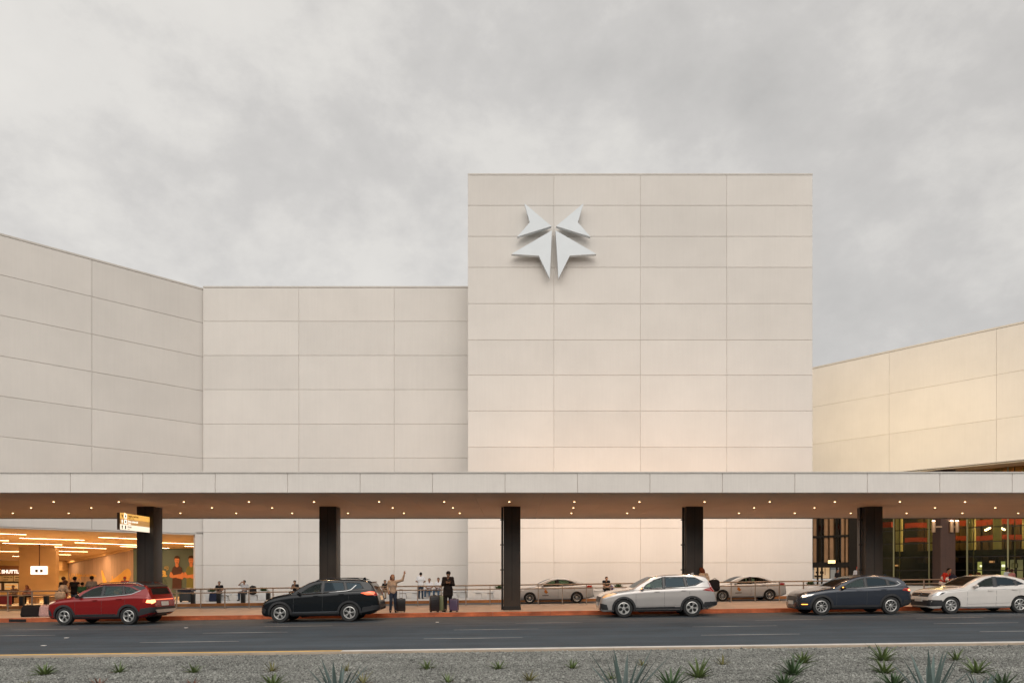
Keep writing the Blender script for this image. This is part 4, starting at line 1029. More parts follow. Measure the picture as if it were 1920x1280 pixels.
ex = [('window_trim',[[(1.60,.995),(2.55,1.03),(3.42,1.075),(3.74,1.10),(3.94,1.18),(3.80,1.30),(3.77,1.29),(3.88,1.185),(3.72,1.12),(3.42,1.095),(2.55,1.05),(1.60,1.015)]],M_trim,dict(off=.014,both=True)),
 ('headlight',[[(.08,.70),(.44,.76),(.56,.83),(.26,.81),(.08,.77)]],M_clearlamp,dict(off=.008,both=True)),
 ('headlight_lamp',[[(.14,.715),(.28,.735),(.28,.79),(.14,.77)]],M_headbright,dict(off=.016,both=True)),
 ('fog_lamp_surround',[[(.02,.34),(.26,.34),(.22,.50),(.02,.54)]],M_clad,dict(off=.008,both=True)),
 ('indicator',[[(.10,.42),(.30,.42),(.30,.44),(.10,.44)]],M_indic,dict(off=.02,both=True)),
 ('taillight',[[(3.95,.93),(4.30,.88),(4.30,1.0),(4.05,1.02)]],M_redlamp,dict(off=.008,both=True)),
 ('taillight_lamp',[[(4.20,.91),(4.29,.90),(4.29,.97),(4.20,.98)]],M_redglow,dict(off=.016,both=True)),
 ('bumper_side',[[(3.96,.30),(4.34,.44),(4.40,.56),(4.02,.56)]],M_clad,dict(off=.010,both=True)),
 ('grille',[[(-.42,.52),(.42,.52),(.52,.74),(-.52,.74)]],M_clad,dict(axis='x-',off=.01)),
 ('licence_plate',[[(-.24,.42),(.24,.42),(.24,.56),(-.24,.56)]],M_plate,dict(axis='x-',off=.03))]
spM['extras'] = lamp_extras(ex)
build_car('blue_crossover', 'dark blue-grey crossover with lit headlight, between the silver SUV and the white sedan', spM, 1501, 27.75, paint=NVY, cat='car')

# white sedan
spW = dict(L=4.50, r=.325, wx=(.76,3.41), clad=False, rim=(8,'blade'), tumble=.30,
 top=[(0,.58),(.04,.72),(.12,.80),(.35,.90),(.8,.98),(1.25,1.04),(1.55,1.20),(1.95,1.38),(2.3,1.46),(2.7,1.48),(3.1,1.44),(3.5,1.34),(3.85,1.19),(4.05,1.12),(4.3,1.09),(4.42,1.05),(4.47,.90),(4.50,.62)],
 belt=[(0,.52),(.12,.72),(.35,.83),(1.3,.96),(2.5,1.00),(3.6,1.03),(4.1,1.04),(4.42,.98),(4.50,.56)],
 bot=[(0,.26),(.15,.20),(.5,.20),(3.7,.20),(4.2,.25),(4.50,.34)],
 plan=[(0,.60),(.08,.74),(.25,.83),(.6,.87),(2.2,.88),(3.7,.87),(4.15,.84),(4.4,.78),(4.50,.68)],
 windows=[([(1.60,1.01),(1.85,1.18),(2.12,1.32),(2.42,1.395),(2.42,1.025)],G_front),
          ([(2.52,1.03),(2.52,1.40),(2.95,1.37),(3.22,1.29),(3.26,1.06)],G_dark),
          ([(3.32,1.065),(3.28,1.27),(3.62,1.11)],G_dark)],
 screen=[(1.32,-.64),(2.08,-.55),(2.08,.55),(1.32,.64)], rear=[(3.15,-.50),(3.98,-.58),(3.98,.58),(3.15,.50)], rear_axis='z',
 doors=[(1.36,.30,.94),(2.47,.30,.99),(3.38,.74,1.0)], seams=[[(1.4,.905),(3.9,.93)],[(1.4,.36),(3.1,.40)],[(.55,.84),(1.34,.92)]], handles=[(2.16,.86),(3.08,.89)], mirror=(1.68,1.05), seat=2.25, dash=1.55)
ex = [ ('headlight',[[(.06,.68),(.34,.72),(.62,.86),(.34,.85),(.06,.79)]],M_clearlamp,dict(off=.008,both=True)),
 ('headlight_bezel',[[(.30,.72),(.44,.77),(.56,.84),(.40,.82)]],M_clad,dict(off=.014,both=True)),
 ('grille',[[(-.56,.66),(.56,.66),(.60,.80),(-.60,.80)]],M_clad,dict(axis='x-',off=.012)),
 ('grille_bar',[[(-.56,.725),(.56,.725),(.56,.74),(-.56,.74)]],M_trim,dict(axis='x-',off=.02)),
 ('round_emblem',[[(.085*math.cos(t),.735+.085*math.sin(t)) for t in [2*math.pi*k/14 for k in range(14)]]],M_trim,dict(axis='x-',off=.035)),
 ('lower_grille',[[(-.68,.30),(.68,.30),(.72,.52),(-.72,.52)]],M_clad,dict(axis='x-',off=.012)),
 ('lower_grille',[[(.01,.29),(.42,.30),(.46,.40),(.40,.53),(.01,.54)]],M_clad,dict(off=.008,both=True)),
 ('licence_plate',[[(-.26,.46),(.26,.46),(.26,.62),(-.26,.62)]],M_plate,dict(axis='x-',off=.035)),
 ('taillight',[[(4.10,.86),(4.44,.84),(4.44,1.0),(4.2,1.02)]],M_redlamp,dict(off=.008,both=True))]
spW['extras'] = lamp_extras(ex)
build_car('white_sedan', 'white sedan at the right edge of the photo with black lower grille', spW, 1748, 27.65, paint=WHT, cat='car')

# two silver taxis in the inner road
spT = dict(L=4.62, r=.32, wx=(.90,3.60), clad=False, rim=(10,'thin'), tumble=.30,
 top=[(0,.56),(.04,.68),(.12,.76),(.35,.86),(.8,.95),(1.2,1.02),(1.55,1.20),(1.95,1.36),(2.35,1.43),(2.75,1.44),(3.15,1.40),(3.55,1.28),(3.85,1.16),(4.1,1.10),(4.4,1.08),(4.52,1.03),(4.58,.88),(4.62,.62)],
 belt=[(0,.50),(.12,.68),(.35,.78),(1.3,.93),(2.5,.96),(3.6,1.0),(4.1,1.02),(4.5,.96),(4.62,.56)],
 bot=[(0,.26),(.15,.20),(.5,.20),(3.7,.20),(4.2,.25),(4.62,.34)],
 plan=[(0,.60),(.08,.74),(.25,.83),(.6,.88),(2.2,.89),(3.7,.88),(4.2,.85),(4.5,.78),(4.62,.68)],
 windows=[([(1.60,.98),(1.85,1.15),(2.15,1.29),(2.48,1.36),(2.48,.99)],G_mid),
          ([(2.56,.995),(2.56,1.365),(2.98,1.34),(3.28,1.25),(3.34,1.03)],G_mid),
          ([(3.40,1.035),(3.34,1.23),(3.68,1.08)],G_mid)],
 screen=[(1.28,-.64),(2.10,-.55),(2.10,.55),(1.28,.64)], rear=[(3.20,-.50),(4.02,-.58),(4.02,.58),(3.20,.50)], rear_axis='z',
 doors=[(1.36,.30,.91),(2.52,.30,.95),(3.46,.74,.97)], seams=[[(.55,.80),(1.34,.88)]], handles=[(2.2,.84),(3.14,.87)], handle_mat=M_trim, mirror=(1.66,1.02), seat=2.3, dash=1.55)
M_orange = mat('orange_decal', (0.62,0.22,0.03), 0.5, var=0.1)
ex = [ ('window_trim',[[(1.58,.955),(2.5,.965),(3.4,1.005),(3.74,1.05),(3.74,1.065),(3.4,1.02),(2.5,.98),(1.58,.97)]],M_trim,dict(off=.014,both=True)),
 ('headlight',[[(.08,.64),(.34,.70),(.50,.78),(.30,.77),(.08,.72)]],M_clearlamp,dict(off=.008,both=True)),
 ('grille',[[(-.66,.30),(.66,.30),(.6,.58),(-.6,.58)]],M_clad,dict(axis='x-',off=.012)),
 ('taillight',[[(4.10,.88),(4.54,.86),(4.54,1.0),(4.25,1.02)]],M_redlamp,dict(off=.008,both=True)),
 ('door_decal',[[(1.72,.66),(1.84,.56),(1.96,.64),(1.88,.72),(1.86,.80),(1.76,.78)],[(1.74,.80),(1.86,.84),(1.80,.90),(1.68,.86)]],M_orange,dict(off=.006,both=True)),
 ('lower_decal',[[(1.62,.44),(1.98,.45),(1.98,.50),(1.62,.49)]],mat('grey_decal',(.22,.20,.18),.6),dict(off=.006,both=True))]
spT['extras'] = lamp_extras(ex)
tx, _, _ = build_car('silver_taxi', 'silver taxi sedan with an orange door mark, just right of the middle column', spT, 964, 41.2, paint=SLT, cat='taxi')
t2 = copy_tree(tx); t2['label'] = 'silver taxi sedan with an orange door mark, seen behind the rear of the silver SUV'
t2.location = (PX(1326,41.2), tx.location.y, gz(PX(1326,41.2))+0.001)

# ================================================================== PEOPLE
def v3(*a): return np.array(a, float)
def surface_nets(f, org, h):
    """smooth iso-surface of a sampled field (negative inside)"""
    nx, ny, nz = f.shape
    s = f < 0
    corners = [(i,j,k) for i in (0,1) for j in (0,1) for k in (0,1)]
    c = np.stack([s[i:nx-1+i, j:ny-1+j, k:nz-1+k] for i,j,k in corners], -1)
    cnt = c.sum(-1); act = (cnt > 0) & (cnt < 8)
    idx = -np.ones(act.shape, int); ii = np.argwhere(act); idx[act] = np.arange(len(ii))
    if len(ii) == 0: return np.zeros((0,3)), []
    acc = np.zeros((len(ii),3)); n = np.zeros(len(ii))
    edges = [(a,b) for a in range(8) for b in range(a+1,8) if sum(abs(corners[a][t]-corners[b][t]) for t in range(3)) == 1]
    vals = [f[ii[:,0]+a, ii[:,1]+b, ii[:,2]+d] for a,b,d in corners]
    for a, b in edges:
        va, vb = vals[a], vals[b]; m = (va < 0) != (vb < 0)
        t = np.where(m, va/np.where(m, va-vb, 1), 0)
        p = np.array(corners[a])[None] + t[:,None]*(np.array(corners[b])-np.array(corners[a]))[None]
        acc += p*m[:,None]; n += m
    V = org + (ii + acc/n[:,None])*h
    F_ = []
    for ax in range(3):
        o1, o2 = [(1,2),(2,0),(0,1)][ax]
        sl0 = [slice(1,-1)]*3; sl1 = [slice(1,-1)]*3
        sl0[ax] = slice(0,-1); sl1[ax] = slice(1,None)
        a = s[tuple(sl0)]; b = s[tuple(sl1)]
        e = np.argwhere(a != b)
        if len(e) == 0: continue
        flip = a[e[:,0],e[:,1],e[:,2]]
        e = e + np.array([1 if t != ax else 0 for t in range(3)])
        def g(d1, d2):
            q = e.copy(); q[:,o1] -= d1; q[:,o2] -= d2; return idx[q[:,0],q[:,1],q[:,2]]
        Q = np.stack([g(0,0), g(1,0), g(1,1), g(0,1)], -1)
        Q[~flip] = Q[~flip][:,::-1]
        F_.append(Q[(Q >= 0).all(1)])
    return V, np.concatenate(F_) if F_ else []
def field(prims, h, cuts=()):
    """prims: (a, b, ra, rb, k)"""
    A = np.array([p[0] for p in prims]+[p[1] for p in prims]); rm = max(max(p[2],p[3]) for p in prims)+0.05
    lo = A.min(0)-rm; hi = A.max(0)+rm; n = np.ceil((hi-lo)/h).astype(int)+1
    f = np.full(tuple(n), 1.0, np.float32)
    ax = [lo[t]+h*np.arange(n[t]) for t in range(3)]
    for a, b, ra, rb, k in prims:
        m = max(ra, rb)+k+2.5*h; l = np.minimum(a,b)-m; u = np.maximum(a,b)+m
        i0 = [max(0, int((l[t]-lo[t])/h)) for t in range(3)]; i1 = [min(n[t], int((u[t]-lo[t])/h)+2) for t in range(3)]
        sl = tuple(slice(i0[t], i1[t]) for t in range(3))
        X, Y, Z = np.meshgrid(*[ax[t][sl[t]] for t in range(3)], indexing='ij')
        ab = b-a; L2 = max(float(ab@ab), 1e-9)
        t = np.clip(((X-a[0])*ab[0]+(Y-a[1])*ab[1]+(Z-a[2])*ab[2])/L2, 0, 1)
        d = np.sqrt((X-a[0]-t*ab[0])**2+(Y-a[1]-t*ab[1])**2+(Z-a[2]-t*ab[2])**2) - (ra+(rb-ra)*t)
        g = f[sl]
        hh = np.maximum(k-np.abs(g-d), 0)/k
        f[sl] = np.minimum(g, d) - hh*hh*k*0.25
    for (p, nrm) in cuts:
        X, Y, Z = np.meshgrid(*ax, indexing='ij')
        f = np.maximum(f, (X-p[0])*nrm[0]+(Y-p[1])*nrm[1]+(Z-p[2])*nrm[2])
    return f, lo
def sdf_mesh(name, prims, m, parent, h, cuts=(), label=None):
    f, lo = field(prims, h, cuts); V, Fc = surface_nets(f, lo, h)
    me = bpy.data.meshes.new(name); me.from_pydata(V.tolist(), [], [list(map(int,q)) for q in Fc]); me.materials.append(m)
    me.polygons.foreach_set('use_smooth', [True]*len(me.polygons)); me.update()
    o = bpy.data.objects.new(name, me); COL.objects.link(o); o.parent = parent
    if label: o['label'] = label
    return o

def pose(kind):
    J = dict(pel=v3(0,0,.94), chest=v3(0,.0,1.24), neck=v3(0,.0,1.43), head=v3(0,-.015,1.585), face=v3(0,-1,0),
             hipL=v3(-.085,0,.91), hipR=v3(.085,0,.91), knL=v3(-.10,-.01,.50), knR=v3(.10,-.01,.50), anL=v3(-.11,.02,.08), anR=v3(.11,.02,.08),
             toL=v3(-.125,-.15,.035), toR=v3(.125,-.15,.035), shL=v3(-.175,.005,1.385), shR=v3(.175,.005,1.385),
             elL=v3(-.235,.03,1.11), elR=v3(.235,.03,1.11), wrL=v3(-.24,-.03,.87), wrR=v3(.24,-.03,.87), hdL=v3(-.05,-.12,-1), hdR=v3(.05,-.12,-1))
    U = J.update
    if kind == 'phone':      # head bowed over a phone held in both hands
        U(dict(head=v3(.03,-.09,1.555), neck=v3(.01,-.03,1.42), elL=v3(-.23,-.02,1.13), elR=v3(.24,-.02,1.13), wrL=v3(-.02,-.24,1.20), wrR=v3(.12,-.23,1.19), hdL=v3(.5,-.7,.3), hdR=v3(-.3,-.8,.3), face=v3(.3,-.9,-.28)))
    if kind == 'phone1':
        U(dict(head=v3(0,-.05,1.57), elR=v3(.24,-.02,1.13), wrR=v3(.08,-.22,1.22), hdR=v3(-.3,-.8,.3), face=v3(0,-.8,-.5)))
    if kind == 'wave':
        U(dict(elR=v3(.42,-.02,1.46), wrR=v3(.50,-.04,1.72), hdR=v3(.1,0,1), elL=v3(-.24,.06,1.12), wrL=v3(-.20,-.12,.95), head=v3(-.02,-.02,1.585), face=v3(.3,-1,0), knL=v3(-.09,-.08,.50), anL=v3(-.12,.02,.08)))
    if kind == 'backhold':   # elbows out, hands in front at the waist
        U(dict(elL=v3(-.29,.04,1.13), elR=v3(.29,.04,1.13), wrL=v3(-.15,-.16,1.06), wrR=v3(.15,-.16,1.06), hdL=v3(.9,-.4,.1), hdR=v3(-.9,-.4,.1)))
    if kind == 'lean':       # leaning forward on a rail
        U(dict(chest=v3(0,-.12,1.20), neck=v3(0,-.22,1.36), head=v3(0,-.29,1.49), shL=v3(-.175,-.18,1.32), shR=v3(.175,-.18,1.32), elL=v3(-.25,-.25,1.08), elR=v3(.25,-.25,1.08), wrL=v3(-.12,-.42,1.06), wrR=v3(.12,-.42,1.06), hdL=v3(.9,-.4,0), hdR=v3(-.9,-.4,0), face=v3(0,-1,-.2)))
    if kind in ('sit','sitphone','sitlean','sithead'):
        U(dict(pel=v3(0,.04,.56), chest=v3(0,.05,.86), neck=v3(0,.03,1.05), head=v3(0,.0,1.205), hipL=v3(-.09,.02,.54), hipR=v3(.09,.02,.54),
               knL=v3(-.15,-.42,.53), knR=v3(.15,-.42,.53), anL=v3(-.15,-.42,.09), anR=v3(.15,-.42,.09), toL=v3(-.17,-.58,.04), toR=v3(.17,-.58,.04),
               shL=v3(-.175,.05,1.0), shR=v3(.175,.05,1.0), elL=v3(-.24,-.02,.75), elR=v3(.24,-.02,.75), wrL=v3(-.11,-.22,.68), wrR=v3(.11,-.22,.68), hdL=v3(.6,-.6,-.1), hdR=v3(-.6,-.6,-.1)))
    if kind == 'sitphone': U(dict(wrL=v3(-.03,-.24,.90), wrR=v3(.07,-.25,.92), hdL=v3(.3,-.6,.4), hdR=v3(-.3,-.6,.4), face=v3(0,-.85,-.4), head=v3(0,-.03,1.20)))
    if kind == 'sitlean': U(dict(chest=v3(0,-.05,.85), neck=v3(0,-.12,1.02), head=v3(0,-.18,1.15), shL=v3(-.17,-.08,.98), shR=v3(.17,-.08,.98), elL=v3(-.20,-.25,.72), elR=v3(.20,-.25,.72), wrL=v3(-.05,-.42,.68), wrR=v3(.05,-.42,.68), face=v3(.3,-1,-.2)))
    if kind == 'sithead': U(dict(elL=v3(-.33,-.05,1.02), wrL=v3(-.17,-.12,1.16), hdL=v3(.6,.1,.3), face=v3(-.5,-1,0)))
    if kind == 'bend':       # bending forward, arms down to a bag
        U(dict(pel=v3(0,.08,.92), chest=v3(0,-.18,1.10), neck=v3(0,-.36,1.16), head=v3(0,-.47,1.22), shL=v3(-.17,-.32,1.14), shR=v3(.17,-.32,1.14), elL=v3(-.22,-.38,.88), elR=v3(.22,-.38,.88), wrL=v3(-.15,-.45,.66), wrR=v3(.15,-.45,.66), face=v3(.2,-.8,-.6)))
    return J

def person(label, kind, px, Y, face_deg, shirt, trousers, skin, hair, height=1.70, h=0.014, sleeve='short', hairstyle='short', shoes=None, group=None, coat=0.0, zoff=None, cat='person', skirt=False, name='person', slim=1.0):
    J = pose(kind); sc = height/1.70
    def pr(a, b, ra, rb, k=0.03): return (np.asarray(a,float), np.asarray(b,float), ra, rb, k)
    face = J['face']/np.linalg.norm(J['face']); hd = J['head']; upv = v3(0,0,1)
    side = np.cross(face, upv); side /= np.linalg.norm(side); up2 = np.cross(side, face)
    def H(r_, f_, u_): return hd + side*r_ + face*f_ + up2*u_
    w = v3(.072*slim,0,0)
    P = [pr(J['pel']-w*.9, J['pel']+w*.9, .102*slim,.102*slim), pr(J['pel']-w*.6, J['chest']-w*1.0, .090*slim,.108*slim), pr(J['pel']+w*.6, J['chest']+w*1.0, .090*slim,.108*slim),
         pr(J['chest']-w, (J['shL']+J['neck'])/2-v3(0,0,.04), .115,.075), pr(J['chest']+w, (J['shR']+J['neck'])/2-v3(0,0,.04), .115,.075),
         pr(J['shL'], J['shR'], .055,.055), pr(J['neck']-v3(0,0,.03), hd-up2*.06, .055,.05)]
    arms = []
    for s in 'LR': arms += [pr(J['sh'+s], J['el'+s], .052,.040), pr(J['el'+s], J['wr'+s], .040,.028)]
    legs = []
    for s in 'LR': legs += [pr(J['hip'+s], J['kn'+s], .090,.058), pr(J['kn'+s], J['an'+s], .058,.040), pr(J['an'+s], J['to'+s], .040,.032,.02)]
    head = [pr(H(0,.005,.02), H(0,.01,.045), .082,.080), pr(H(0,.035,-.05), H(0,.03,-.02), .052,.062), pr(H(0,.085,.0), H(0,.108,-.018), .010,.014,.012),
            pr(H(-.082,-.005,.0), H(-.084,-.005,-.025), .012,.010,.01), pr(H(.082,-.005,.0), H(.084,-.005,-.025), .012,.010,.01),
            pr(H(-.03,.078,-.055), H(.03,.078,-.055), .009,.009,.012), pr(H(-.045,.074,.032), H(.045,.074,.032), .010,.010,.015)]
    hands = []
    for s in 'LR':
        d = J['hd'+s]/np.linalg.norm(J['hd'+s]); wr = J['wr'+s]; sd_ = np.cross(d, v3(0,1,.2)); sd_ /= max(np.linalg.norm(sd_),1e-6)
        nn_ = np.cross(sd_, d); palm = wr+d*.085
        hands += [pr(wr, wr+d*.05, .026,.028,.015), pr(wr+d*.05-sd_*.018, palm-sd_*.024, .022,.018,.012), pr(wr+d*.05+sd_*.018, palm+sd_*.024, .022,.018,.012)]
        sgn = 1 if s == 'L' else -1
        for fi, (o_, ln) in enumerate(((-.030,.062),(-.011,.074),(.010,.070),(.030,.052))):
            b0 = palm+sd_*o_; b1 = b0+d*ln*.55+nn_*.006*sgn; b2 = b1+d*ln*.40+nn_*.022*sgn
            hands += [pr(b0,b1,.0105,.0100,.004), pr(b1,b2,.0100,.0085,.004)]
        t0 = wr+d*.035+sd_*.028*sgn; t1 = t0+(d*.55+sd_*.7*sgn)*.045; hands += [pr(t0,t1,.013,.011,.006), pr(t1,t1+d*.028,.011,.0095,.004)]
    X = PX(px, Y); z = gz(X, KERB) if zoff is None else gz(X, zoff)
    root = thing(name, label, cat, (X, Y, z), R(face_deg), group=group); root.scale = (sc, sc, sc)
    sdf_mesh('body', P+arms+legs+head+hands, skin, root, h)
    g = 0.014
    def inf(ps, e=g): return [(a,b,ra+e,rb+e,k) for a,b,ra,rb,k in ps]
    # top
    top = inf(P[:6])
    if coat: 
        hem = v3(0,0,-coat); top += [pr(J['pel']-w, J['pel']-w+hem, .13,.135), pr(J['pel']+w, J['pel']+w+hem, .13,.135)]
    else: top += [pr(J['pel']-w*.95+v3(0,0,-.02), J['pel']+w*.95+v3(0,0,-.02), .124*slim,.124*slim)]
    for s in 'LR':
        sh, el, wr = J['sh'+s], J['el'+s], J['wr'+s]
        if sleeve == 'long': top += [pr(sh, el, .068,.055), pr(el, el+(wr-el)*.92, .055,.042)]
        elif sleeve == 'short': top += [pr(sh, sh+(el-sh)*.68, .070,.062)]
        else: top += [pr(sh, sh+(el-sh)*.1, .062,.06)]
    sdf_mesh('shirt' if not coat else 'coat', top, shirt, root, h)
    if skirt:
        tr = [pr(J['pel']-w, (J['knL']+J['knR'])/2-w, .12,.14), pr(J['pel']+w, (J['knL']+J['knR'])/2+w, .12,.14)]
    else:
        tr = inf(P[:1], .010)
        for s in 'LR': tr += [pr(J['hip'+s], J['kn'+s], .102,.072), pr(J['kn'+s], J['kn'+s]+(J['an'+s]-J['kn'+s])*.93, .072,.058)]
    sdf_mesh('trousers' if not skirt else 'skirt', tr, trousers, root, h)
    sh_ = []
    for s in 'LR':
        for e_ in ((J['an'+s]-v3(0,0,.02), J['to'+s]),):
            d_ = e_[1]-e_[0]; sp_ = [pr(e_[0], e_[1], .048,.040,.01), pr(e_[0]-v3(0,0,.015), e_[1]+d_*.08-v3(0,0,.0), .042,.034,.01)]
            sdf_mesh('shoe', sp_, shoes or M_shoe, root, h)
    hp = []
    if hairstyle == 'cap':
        hp = [pr(H(0,-.01,.05), H(0,.01,.06), .094,.092,.02), pr(H(-.045,.10,.052), H(.045,.10,.052), .014,.014,.02), pr(H(-.03,.145,.045), H(.03,.145,.045), .010,.010,.02)]
        cuts = [(H(0,0,.030), -up2)]
        sdf_mesh('cap', hp, hair, root, h, cuts)
    elif hairstyle == 'bun':
        hp = [pr(H(0,-.02,.035), H(0,-.01,.05), .094,.090), pr(H(0,-.09,.03), H(0,-.10,.02), .05,.05)]
        sdf_mesh('hair', hp, hair, root, h, [(H(0,.055,0), face)])
    elif hairstyle == 'long':
        hp = [pr(H(0,-.02,.035), H(0,-.01,.05), .096,.092), pr(H(-.05,-.05,0), H(-.06,-.06,-.17), .06,.05), pr(H(.05,-.05,0), H(.06,-.06,-.17), .06,.05)]
        sdf_mesh('hair', hp, hair, root, h, [(H(0,.05,0), face)])
    elif hairstyle == 'short':
        hp = [pr(H(0,-.022,.040), H(0,-.005,.055), .090,.087)]
        sdf_mesh('hair', hp, hair, root, h, [(H(0,.062,.0)+0*up2, face*.8-up2*.25)])
    return root, J

def cloth(n, c, var=.12): return mat(n, c, 0.9, var=var, vscale=9, bump=0.3, bscale=60, spec=0.2)
SK1 = mat('skin_tan', (0.38,0.21,0.13), 0.6, var=.06); SK2 = mat('skin_brown', (0.27,0.14,0.085), 0.6, var=.06); SK3 = mat('skin_ruddy', (0.36,0.15,0.09), 0.6, var=.06)
M_shoe = cloth('dark_shoe', (0.02,0.018,0.016)); M_shoew = cloth('white_shoe', (0.55,0.54,0.52))
H_blk = cloth('black_hair', (0.012,0.010,0.009)); H_red = cloth('auburn_hair', (0.13,0.035,0.015)); H_brown = cloth('brown_hair', (0.06,0.03,0.018))
C_blk = cloth('black_cloth', (0.014,0.012,0.013)); C_coat = cloth('black_coat', (0.018,0.013,0.012)); C_white = cloth('white_cotton', (0.66,0.66,0.68), .04)
C_jean = cloth('blue_denim', (0.06,0.10,0.16)); C_djean = cloth('dark_denim', (0.03,0.042,0.065)); C_grey = cloth('grey_cotton', (0.20,0.19,0.18)); C_lgrey = cloth('light_grey_cotton', (0.42,0.41,0.42))
C_beige = cloth('beige_jacket', (0.42,0.33,0.25)); C_khaki = cloth('khaki_cloth', (0.27,0.20,0.14)); C_red = cloth('red_knit', (0.42,0.03,0.02)); C_orange = cloth('orange_cloth', (0.50,0.17,0.05)); C_pink = cloth('pink_cloth', (0.60,0.25,0.22)); C_navy = cloth('navy_cloth', (0.02,0.025,0.05)); C_purple = cloth('purple_cloth', (0.16,0.12,0.24)); C_tan = cloth('dusty_tan_top', (0.40,0.30,0.22))

BY = 47.55       # bench line at the middle wall
# on the near pavement
pman, Jm = person('man in black coat and cap looking at his phone beside three suitcases', 'phone', 840, 30.65, -5, C_coat, C_blk, SK1, C_blk, 1.74, h=.011, sleeve='long', hairstyle='cap', coat=.22)
mb = MB(); mb.bbox(-.038,.038,-.005,.005,-.075,.075,.004); ph = mb.build('phone', M_black); ph.location = (PX(840,30.65)+.05, 30.65-.345, gz(0,KERB)+1.285); ph.rotation_euler = (R(-55),0,0)
tag(ph, 'dark phone held in the hands of the man in the black coat', 'phone')
person('woman in tan top raising one arm to wave, next to a black suitcase', 'wave', 737, 30.75, 10, C_tan, C_djean, SK1, H_red, 1.60, h=.011, sleeve='long', hairstyle='long', slim=.88)
person('person with auburn hair in beige jacket standing behind the silver SUV', 'lean', 1326, 31.1, 215, C_beige, C_blk, SK1, H_red, 1.83, sleeve='long', hairstyle='long')
prw, Jw = person('person in red and white jacket reaching over the bonnet side of the white sedan', 'lean', 1768, 33.2, 25, C_red, C_navy, SK1, H_blk, 1.66, sleeve='long', hairstyle='short')
for nm_, a_, b_, r_ in (('white_hem',Jw['pel']-v3(.075,0,.03),Jw['pel']+v3(.075,0,-.03),.133),('white_cuff',Jw['elL'],Jw['elL']+(Jw['wrL']-Jw['elL'])*.6,.060),('white_cuff',Jw['elR'],Jw['elR']+(Jw['wrR']-Jw['elR'])*.6,.060),('white_band',Jw['chest']-v3(.09,0,.05),Jw['chest']+v3(.09,0,-.05),.136)):
    sdf_mesh(nm_, [(a_,b_,r_,r_,.02)], C_white, prw, .014)
person('person in orange top bending down behind the windscreen of the white sedan', 'bend', 1812, 34.6, 60, C_orange, C_djean, SK1, H_brown, 1.72, sleeve='long')
person('man in white shirt walking behind the roof of the white sedan', 'stand', 1888, 42.0, 80, C_white, C_djean, SK2, H_blk, 1.70, zoff=0.0)
person('woman in pink top walking behind the roof of the white sedan', 'stand', 1897, 41.6, 95, C_pink, C_djean, SK1, H_brown, 1.62, hairstyle='bun', zoff=0.0)
person('person with dark hair behind the blue crossover bonnet near the glass doors', 'stand', 1570, 44.5, 40, C_blk, C_djean, SK2, H_blk, 1.58)
person('person in a red cap behind the roof of the blue crossover', 'phone1', 1607, 44.9, 20, C_lgrey, C_djean, SK3, C_red, 1.72, hairstyle='cap')
# far pavement, along the walls
person('man in white shirt standing with his back to the road before a white bench', 'backhold', 789, 46.6, 180, C_white, C_djean, SK2, H_blk, 1.70, h=.012)
person('seated man in white shirt and jeans, nearer to the standing man in white', 'sit', 805, BY, -12, C_white, C_jean, SK2, H_blk, 1.68, shoes=M_shoew)
person('seated man in white shirt just left of the man in the black coat', 'sit', 822, BY, -15, C_white, C_jean, SK2, H_blk, 1.72, shoes=M_shoew)
person('seated man in black top and khaki trousers on the bench behind the waving woman', 'sitlean', 724, BY, -15, C_blk, C_khaki, SK2, H_blk, 1.66, sleeve='short')
person('seated man in black shirt on the leftmost white bench', 'sit', 411, BY, 10, C_blk, C_grey, SK2, H_blk, 1.66)
person('seated man in light grey shirt holding his hand to his head beside a backpack', 'sithead', 458, BY, -5, C_lgrey, C_djean, SK2, H_blk, 1.72)
person('seated person in dark top looking at a phone, just left of the black SUV roof', 'sitphone', 553, BY, -10, C_blk, C_blk, SK1, H_blk, 1.66)
person('woman in black vest over white sleeves seated between the two planters near the taxis', 'sitlean', 1136, 45.2, 5, C_blk, C_blk, SK1, H_blk, 1.72, sleeve='short')
# by the hall opening on the left
person('woman in beige coat carrying a patterned handbag behind the bonnet of the red SUV', 'lean', 112, 33.6, 150, C_beige, C_khaki, SK1, H_brown, 1.62, sleeve='long', hairstyle='long', coat=.12)
person('man in black shirt standing right behind the woman with the handbag', 'stand', 119, 35.2, 160, C_blk, C_red, SK3, H_brown, 1.70)
person('woman in black sleeveless top with tied hair behind the red SUV', 'backhold', 140, 35.6, 180, C_blk, C_jean, SK3, H_blk, 1.70, sleeve='none', hairstyle='bun')
person('child in green between the woman in black and the man in grey', 'stand', 154, 35.2, 175, cloth('green_cloth',(0.03,0.10,0.05)), C_blk, SK2, H_blk, 1.42)
person('broad man in grey shirt, back turned, behind the red SUV windscreen', 'backhold', 172, 35.4, 180, C_grey, C_djean, SK2, H_blk, 1.72)
person('person in a red cap standing in the hall behind the roof of the red SUV', 'stand', 234, 46.8, 20, C_red, C_djean, SK3, C_red, 1.66, hairstyle='cap')
person('person in brown coat seated nearest the left edge in the hall', 'sitlean', 28, 47.2, 0, C_khaki, C_blk, SK2, H_brown, 1.62, sleeve='long')
person('person in pink and beige seated on the wooden bench before the tan pillar', 'sitlean', 54, 47.2, -10, cloth('rose_cloth',(.42,.22,.17)), C_blk, SK3, H_red, 1.62, sleeve='long', hairstyle='long')

